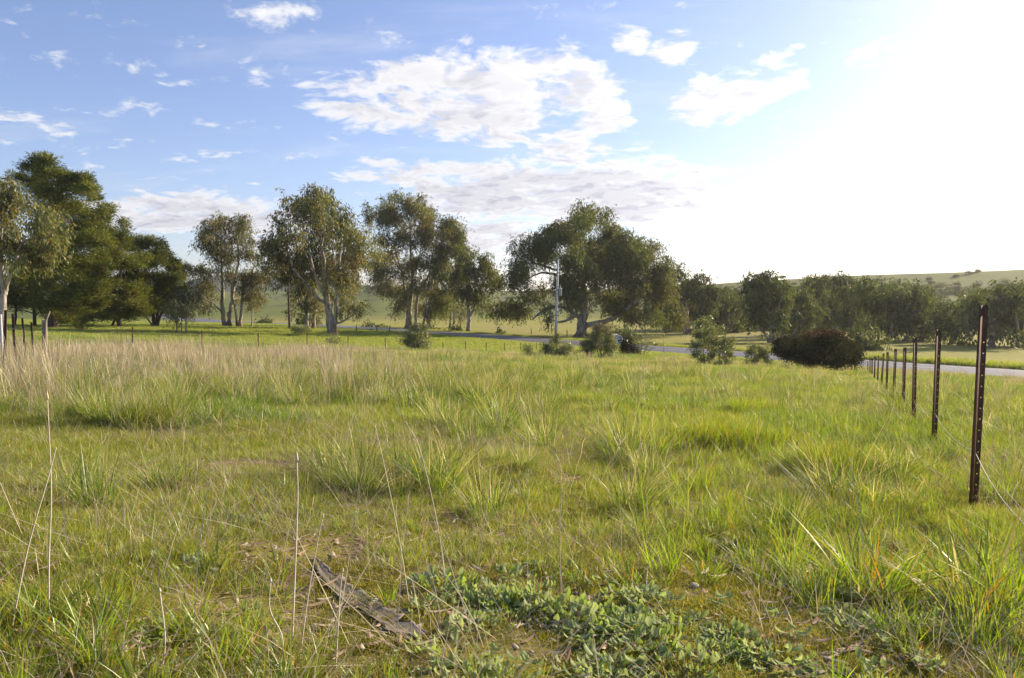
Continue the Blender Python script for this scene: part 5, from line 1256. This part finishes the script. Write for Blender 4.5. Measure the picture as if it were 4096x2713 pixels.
bark_strip([(3040, 2590), (3130, 2610), (3230, 2606)], [10, 26, 12], 'small brown bark strip in the middle of the weeds', M_PINKBARK, .3)
bark_strip([(3080, 2270), (3130, 2280), (3190, 2300)], [10, 18, 8], 'narrow bark strip on bare moss left of the big grass clump', M_PINKBARK, .3)
bark_strip([(1840, 2405), (1900, 2392), (1990, 2398)], [12, 24, 10], 'flat grey bark flake between grass tufts and the weeds', M_GREYWOOD, .25)
bark_strip([(1740, 2330), (1820, 2312), (1880, 2290)], [8, 18, 8], 'thin grey bark curl beside the yellow moss', M_GREYWOOD, .3)


def twig(path, heights, r, label, mat=None, name='twig', group=None, cat='twig'):
    G = np.array([ground_at(a, b) for a, b in path]); G[:, 2] += np.array(heights); o0 = G[0].copy(); C = catmull(G - o0, 6)
    C[1:-1] += np.random.default_rng(int(path[0][0])).normal(0, .004, (len(C) - 2, 3))
    mb = MB(); mb.tube(C, np.linspace(r, r * .45, len(C)), 6); o = add(name, mb.mesh(name, mat or M_TWIGS, True), loc=o0); tag(o, label, cat, group); return o


twig([(2588, 2428), (2585, 2360), (2598, 2285), (2625, 2268)], [.0, .02, .035, .03], .0042, 'bent whitish twig sticking up in front of the bark flake')
twig([(2600, 2440), (2640, 2490), (2690, 2560), (2760, 2620), (2800, 2712)], [.01, .012, .01, .012, .005], .004, 'long thin dark twig running down through the weeds', M_PINKBARK)
twig([(2460, 2620), (2560, 2590), (2680, 2590), (2740, 2615)], [.01, .014, .012, .008], .0038, 'brown twig lying crosswise among the weeds', M_PINKBARK)
twig([(2040, 2560), (2160, 2540), (2270, 2555)], [.008, .014, .008], .003, 'thin twig between the long bark strip and the weeds', M_PINKBARK)
twig([(2780, 2630), (2860, 2640), (2910, 2700)], [.008, .02, .005], .0045, 'curved brown twig beside the yellow moss mound', M_PINKBARK)
twig([(3000, 2625), (3100, 2580), (3200, 2615), (3300, 2640)], [.008, .01, .012, .005], .004, 'grey crooked twig left of the thick bark stick')
twig([(2650, 2300), (2720, 2340), (2790, 2372)], [.006, .01, .006], .003, 'short straight twig near the black droppings')
twig([(1180, 2370), (1290, 2330), (1390, 2352)], [.006, .012, .006], .003, 'slender twig beside the tip of the long bark strip')
twig([(620, 2480), (760, 2440), (900, 2400)], [.008, .02, .01], .0035, 'grey twig lying in the grass left of the long bark strip')
twig([(3420, 2260), (3500, 2230), (3560, 2190)], [.006, .02, .03], .003, 'pale twig leaning in the big grass clump')
# black droppings
g = ground_at(2642, 2222); root = empty('droppings', g); tag(root, 'small heap of shiny black animal droppings on the moss', 'droppings')
m_d = plain_mat('dropping', (.012, .013, .016), (.02, .02, .022), 60, .35, .5, 0, .003)
for k, (dx, dy, dz, r_) in enumerate(((-.018, .004, .012, .016), (.004, -.004, .012, .014), (.026, -.012, .010, .012), (.008, .012, .022, .012), (-.004, -.018, .009, .010))):
    bm = bmesh.new(); bmesh.ops.create_icosphere(bm, subdivisions=2, radius=r_)
    for v in bm.verts: v.co.x *= 1.3; v.co *= 1 + .12 * math.sin(v.co.x * 240 + k) * math.cos(v.co.y * 210)
    me = bpy.data.meshes.new('pellet'); bm.to_mesh(me); bm.free(); me.materials.append(m_d); add('pellet', me, root, (dx, dy, dz), (0, 0, k * 1.1))
g = ground_at(2290, 1935); o = copy_tree(root); o.location = g; o.scale = (.9, .9, .8); o['label'] = 'second dark clump of droppings out in the mossy turf'
# pale bracket of dry fungus
g = ground_at(2772, 2355); root = empty('dry_fungus', g); tag(root, 'cream-coloured dried fungus cap on a short stalk among the weeds', 'fungus')
m_f = plain_mat('fungus', (.55, .48, .36), (.45, .38, .28), 40, .8)
mb = MB(); lathe(mb, (0, 0, 0), [(.010, -.01), (.009, .02), (.008, .035)], 9); add('stalk', mb.mesh('stalk', m_f), root)
mb = MB(); lathe(mb, (0, 0, .033), [(.008, 0), (.026, .004), (.029, .008), (.024, .014), (.010, .018)], 14); o = add('cap', mb.mesh('cap', m_f, True), root); o.rotation_euler = (.5, .3, 0); root.scale = (.7, .55, .55)
# moss mound
for k, (a, b, r_) in enumerate(((2870, 2650, .055), (2840, 2480, .04), (1640, 2480, .045), (1650, 2560, .03), (3360, 2250, .05))):
    g = ground_at(a, b); bm = bmesh.new(); bmesh.ops.create_icosphere(bm, subdivisions=4, radius=r_); rr = random.Random(k)
    for v in bm.verts: v.co.z = max(v.co.z, -r_ * .3) * .5; v.co += Vector((rr.gauss(0, 1), rr.gauss(0, 1), rr.gauss(0, 1))) * r_ * .03
    me = bpy.data.meshes.new('moss_cushion'); bm.to_mesh(me); bm.free()
    if k == 0: m_moss = plain_mat('moss', (.13, .125, .015), (.20, .17, .022), 90, .95, .1, 0, .004)
    me.materials.append(m_moss); o = add('moss_cushion', me, loc=g); tag(o, 'low yellow-green moss cushion on the bare soil', 'moss', 'moss cushions')

# tall single stems in front
def stem(base, mids, top, r, label, head=0.0, mat=None):
    g = ground_at(*base); Yb = g[1]; P = [np.zeros(3)] + [at(a, b, Yb) - g for a, b in mids] + [at(*top, Yb) - g]
    P[0] = np.array([0, 0, -.02]); C = catmull(P, 8); root = empty('dry_weed', g); tag(root, label, 'dry weed', 'tall single stems')
    mb = MB(); mb.tube(C, np.linspace(r, r * .5, len(C)) * 1.5, 5); add('stalk', mb.mesh('stalk', M_STEM, True), root)
    if head:
        T = C[-1] - C[-4]; T /= np.linalg.norm(T); mb = MB(); mb.tube([C[-1] - T * .002, C[-1] + T * head * .25, C[-1] + T * head * .5, C[-1] + T * head], [r * .6, r * 2.2, r * 1.7, r * .2], 7); add('seed_head', mb.mesh('seed_head', M_STEM, True), root)


M_STEM = plain_mat('straw_stem', (.66, .58, .44), (.54, .46, .33), 30, .7, .2, 0, .001)
stem((1165, 2610), [(1178, 2330), (1190, 2000)], (1188, 1850), .0026, 'tall straight stem ending in a small pale bulb', .04)
stem((1195, 2640), [(1230, 2400), (1268, 2180)], (1290, 2075), .0018, 'slim dry stem beside the pale bulb-tipped one', .02)
stem((1340, 2680), [(1352, 2500), (1362, 2350)], (1370, 2290), .002, 'short stiff stem in front of the long bark strip', .015)
stem((195, 2480), [(196, 2240), (205, 1960)], (190, 1600), .0021, 'very tall left stem with an egg-shaped seed head', .03)
stem((40, 2520), [(110, 2200), (190, 1920)], (225, 1790), .0021, 'long slanting stem crossing the very tall left one')
stem((100, 2150), [(50, 2050)], (0, 1930), .0018, 'pale stem slanting toward the left fence')
stem((640, 2330), [(1000, 2330), (700, 2140)][1:], (760, 1960), .0015, 'thin wavy stem in the short turf left of the bulb-tipped stem', .02)
stem((1640, 2420), [(1600, 2180), (1545, 1900)], (1500, 1700), .0016, 'long arching stem rising from the middle tufts')
stem((1790, 2380), [(1750, 2100), (1680, 1800)], (1630, 1700), .0016, 'arching stem next to the long one in the middle tufts', .02)
stem((1900, 2250), [(1945, 2050)], (1960, 1880), .0014, 'upright reddish stem right of the arching middle stems', .02)
stem((2110, 2340), [(2110, 2200)], (2112, 1890), .0014, 'straight upright stem standing over the mossy hollow', .02)
stem((2245, 2380), [(2240, 2150)], (2248, 1950), .0014, 'straight grey stem beside the broad-bladed tuft', .0)
stem((640, 2700), [(660, 2560)], (640, 2370), .0022, 'curved dry stem in the lowest grass, left of the long bark strip', .015)
stem((1110, 2700), [(1130, 2560), (1080, 2440)], (1082, 2330), .002, 'split dry stem in the lowest grass beside the bulb-tipped stem', .015)
stem((3440, 2330), [(3450, 2150)], (3400, 1850), .0018, 'long brownish stem rising out of the big bright grass clump', .03)

# conspicuous tussocks
spots = [((1545, 1572), 1.6, 'large dark green tussock in front of the dry grass'), ((1640, 1650), 1.3, 'dense tussock topped with dry stalks beside the large dark one'), ((1925, 1632), 1.35, 'shaded tussock in the middle of the paddock'),
         ((1290, 1565), 1.4, 'wide green tussock at the edge of the dry grass'), ((640, 1690), .9, 'ragged tussock under the tallest dry stalks'), ((150, 1540), 1.2, 'leafy tussock beside the left fence pickets'),
         ((3500, 2400), 1.0, 'big bright broad-bladed clump with orange blade tips'), ((3940, 2480), 1.0, 'tall bright clump near the first roadside picket'), ((2620, 1830), .85, 'bright tussock amid the tall backlit grass'),
         ((1420, 1960), .55, 'arching green clump left of the middle stems'), ((230, 1690), .7, 'pale green tuft below the left pickets')]
for k, (pt, s_, lab) in enumerate(spots):
    g = ground_at(*pt); key = 'tussock'
    src = KINDS.objects[KIDX['clump' if 'bright' in lab else 'tussock'][k % 4]]
    o = add('grass_clump', src.data, loc=g, rot=(0, 0, k * 1.3), scale=(s_ * 1.15, s_ * 1.15, s_)); tag(o, lab, 'grass clump')

# leafy weeds picked out singly, each leaf its own piece
rg = np.random.default_rng(77)
leafm = []
for v in range(4):
    V, Q, C = leafy(1, .001, .001, .04, .023, [((.42, .49, .28), 1), ((.34, .44, .16), 1)], np.random.default_rng(300 + v), .2); leafm.append(quads('leaf', V, Q, M_WEED, C))
wspots = [(1820, 2560), (1960, 2640), (2090, 2690), (1730, 2690), (2240, 2480), (2330, 2580), (2450, 2540), (2560, 2500), (2650, 2420), (2750, 2500), (2890, 2420), (2960, 2560), (2400, 2680), (2560, 2690), (3080, 2480), (3180, 2560), (3300, 2480), (3420, 2540), (3560, 2600), (3700, 2680), (3480, 2690), (2990, 2230), (2860, 2190), (2930, 2290), (430, 2030), (1420, 2080)]
for a, b in wspots:
    g = ground_at(a, b); root = empty('weed_plant', g, (0, 0, rg.random() * 6.28)); tag(root, 'grey-green lobed weed rosette growing on the mossy soil', 'weed', 'weed rosettes')
    for k in range(11):
        az = k * 2.4 + rg.normal(0, .25); r_ = .006 + .004 * k
        add('leaf', leafm[k % 4], root, (r_ * math.cos(az), r_ * math.sin(az), .02 + .03 * rg.random() * (1 - k / 14)), (rg.normal(0, .2), -rg.uniform(.05, .7), az), rg.uniform(.6, 1.15))
# single fallen leaves
lm_ = []
for v in range(4):
    V, Q, C = leafy(1, .001, .001, .095, .02, [((.30, .22, .165), 1), ((.22, .145, .11), 1), ((.42, .36, .30), 1)], np.random.default_rng(400 + v), -.4); lm_.append(quads('fallen_leaf', V, Q, M_LITTER, C))
for k in range(64):
    a = rg.uniform(120, 3700); b = rg.uniform(2080, 2700); g = ground_at(a, b)
    o = add('fallen_leaf', lm_[k % 4], None, g + np.array([0, 0, .008]), (rg.normal(0, .1), rg.normal(0, .1), rg.random() * 6.28), rg.uniform(.6, 1.1)); tag(o, 'dry brown gum leaf fallen on the ground in front', 'leaf', 'fallen gum leaves')

# ------------------------------------------------------------------ haze
def build_haze():
    m, t, out = new_mat('haze'); v = t.node('ShaderNodeVolumePrincipled'); v.inputs['Density'].default_value = .00014; t.put(v.inputs['Color'], (.93, .95, 1.0)); v.inputs['Anisotropy'].default_value = .5
    t.l.new(v.outputs[0], out.inputs['Volume'])
    mb = MB(); mb.box((0, 0, 15), (15000, 15000, 190)); o = add('haze', mb.mesh('haze', m)); tag(o, 'thin pale haze in the air over the valley', 'haze', kind='stuff')


build_haze()
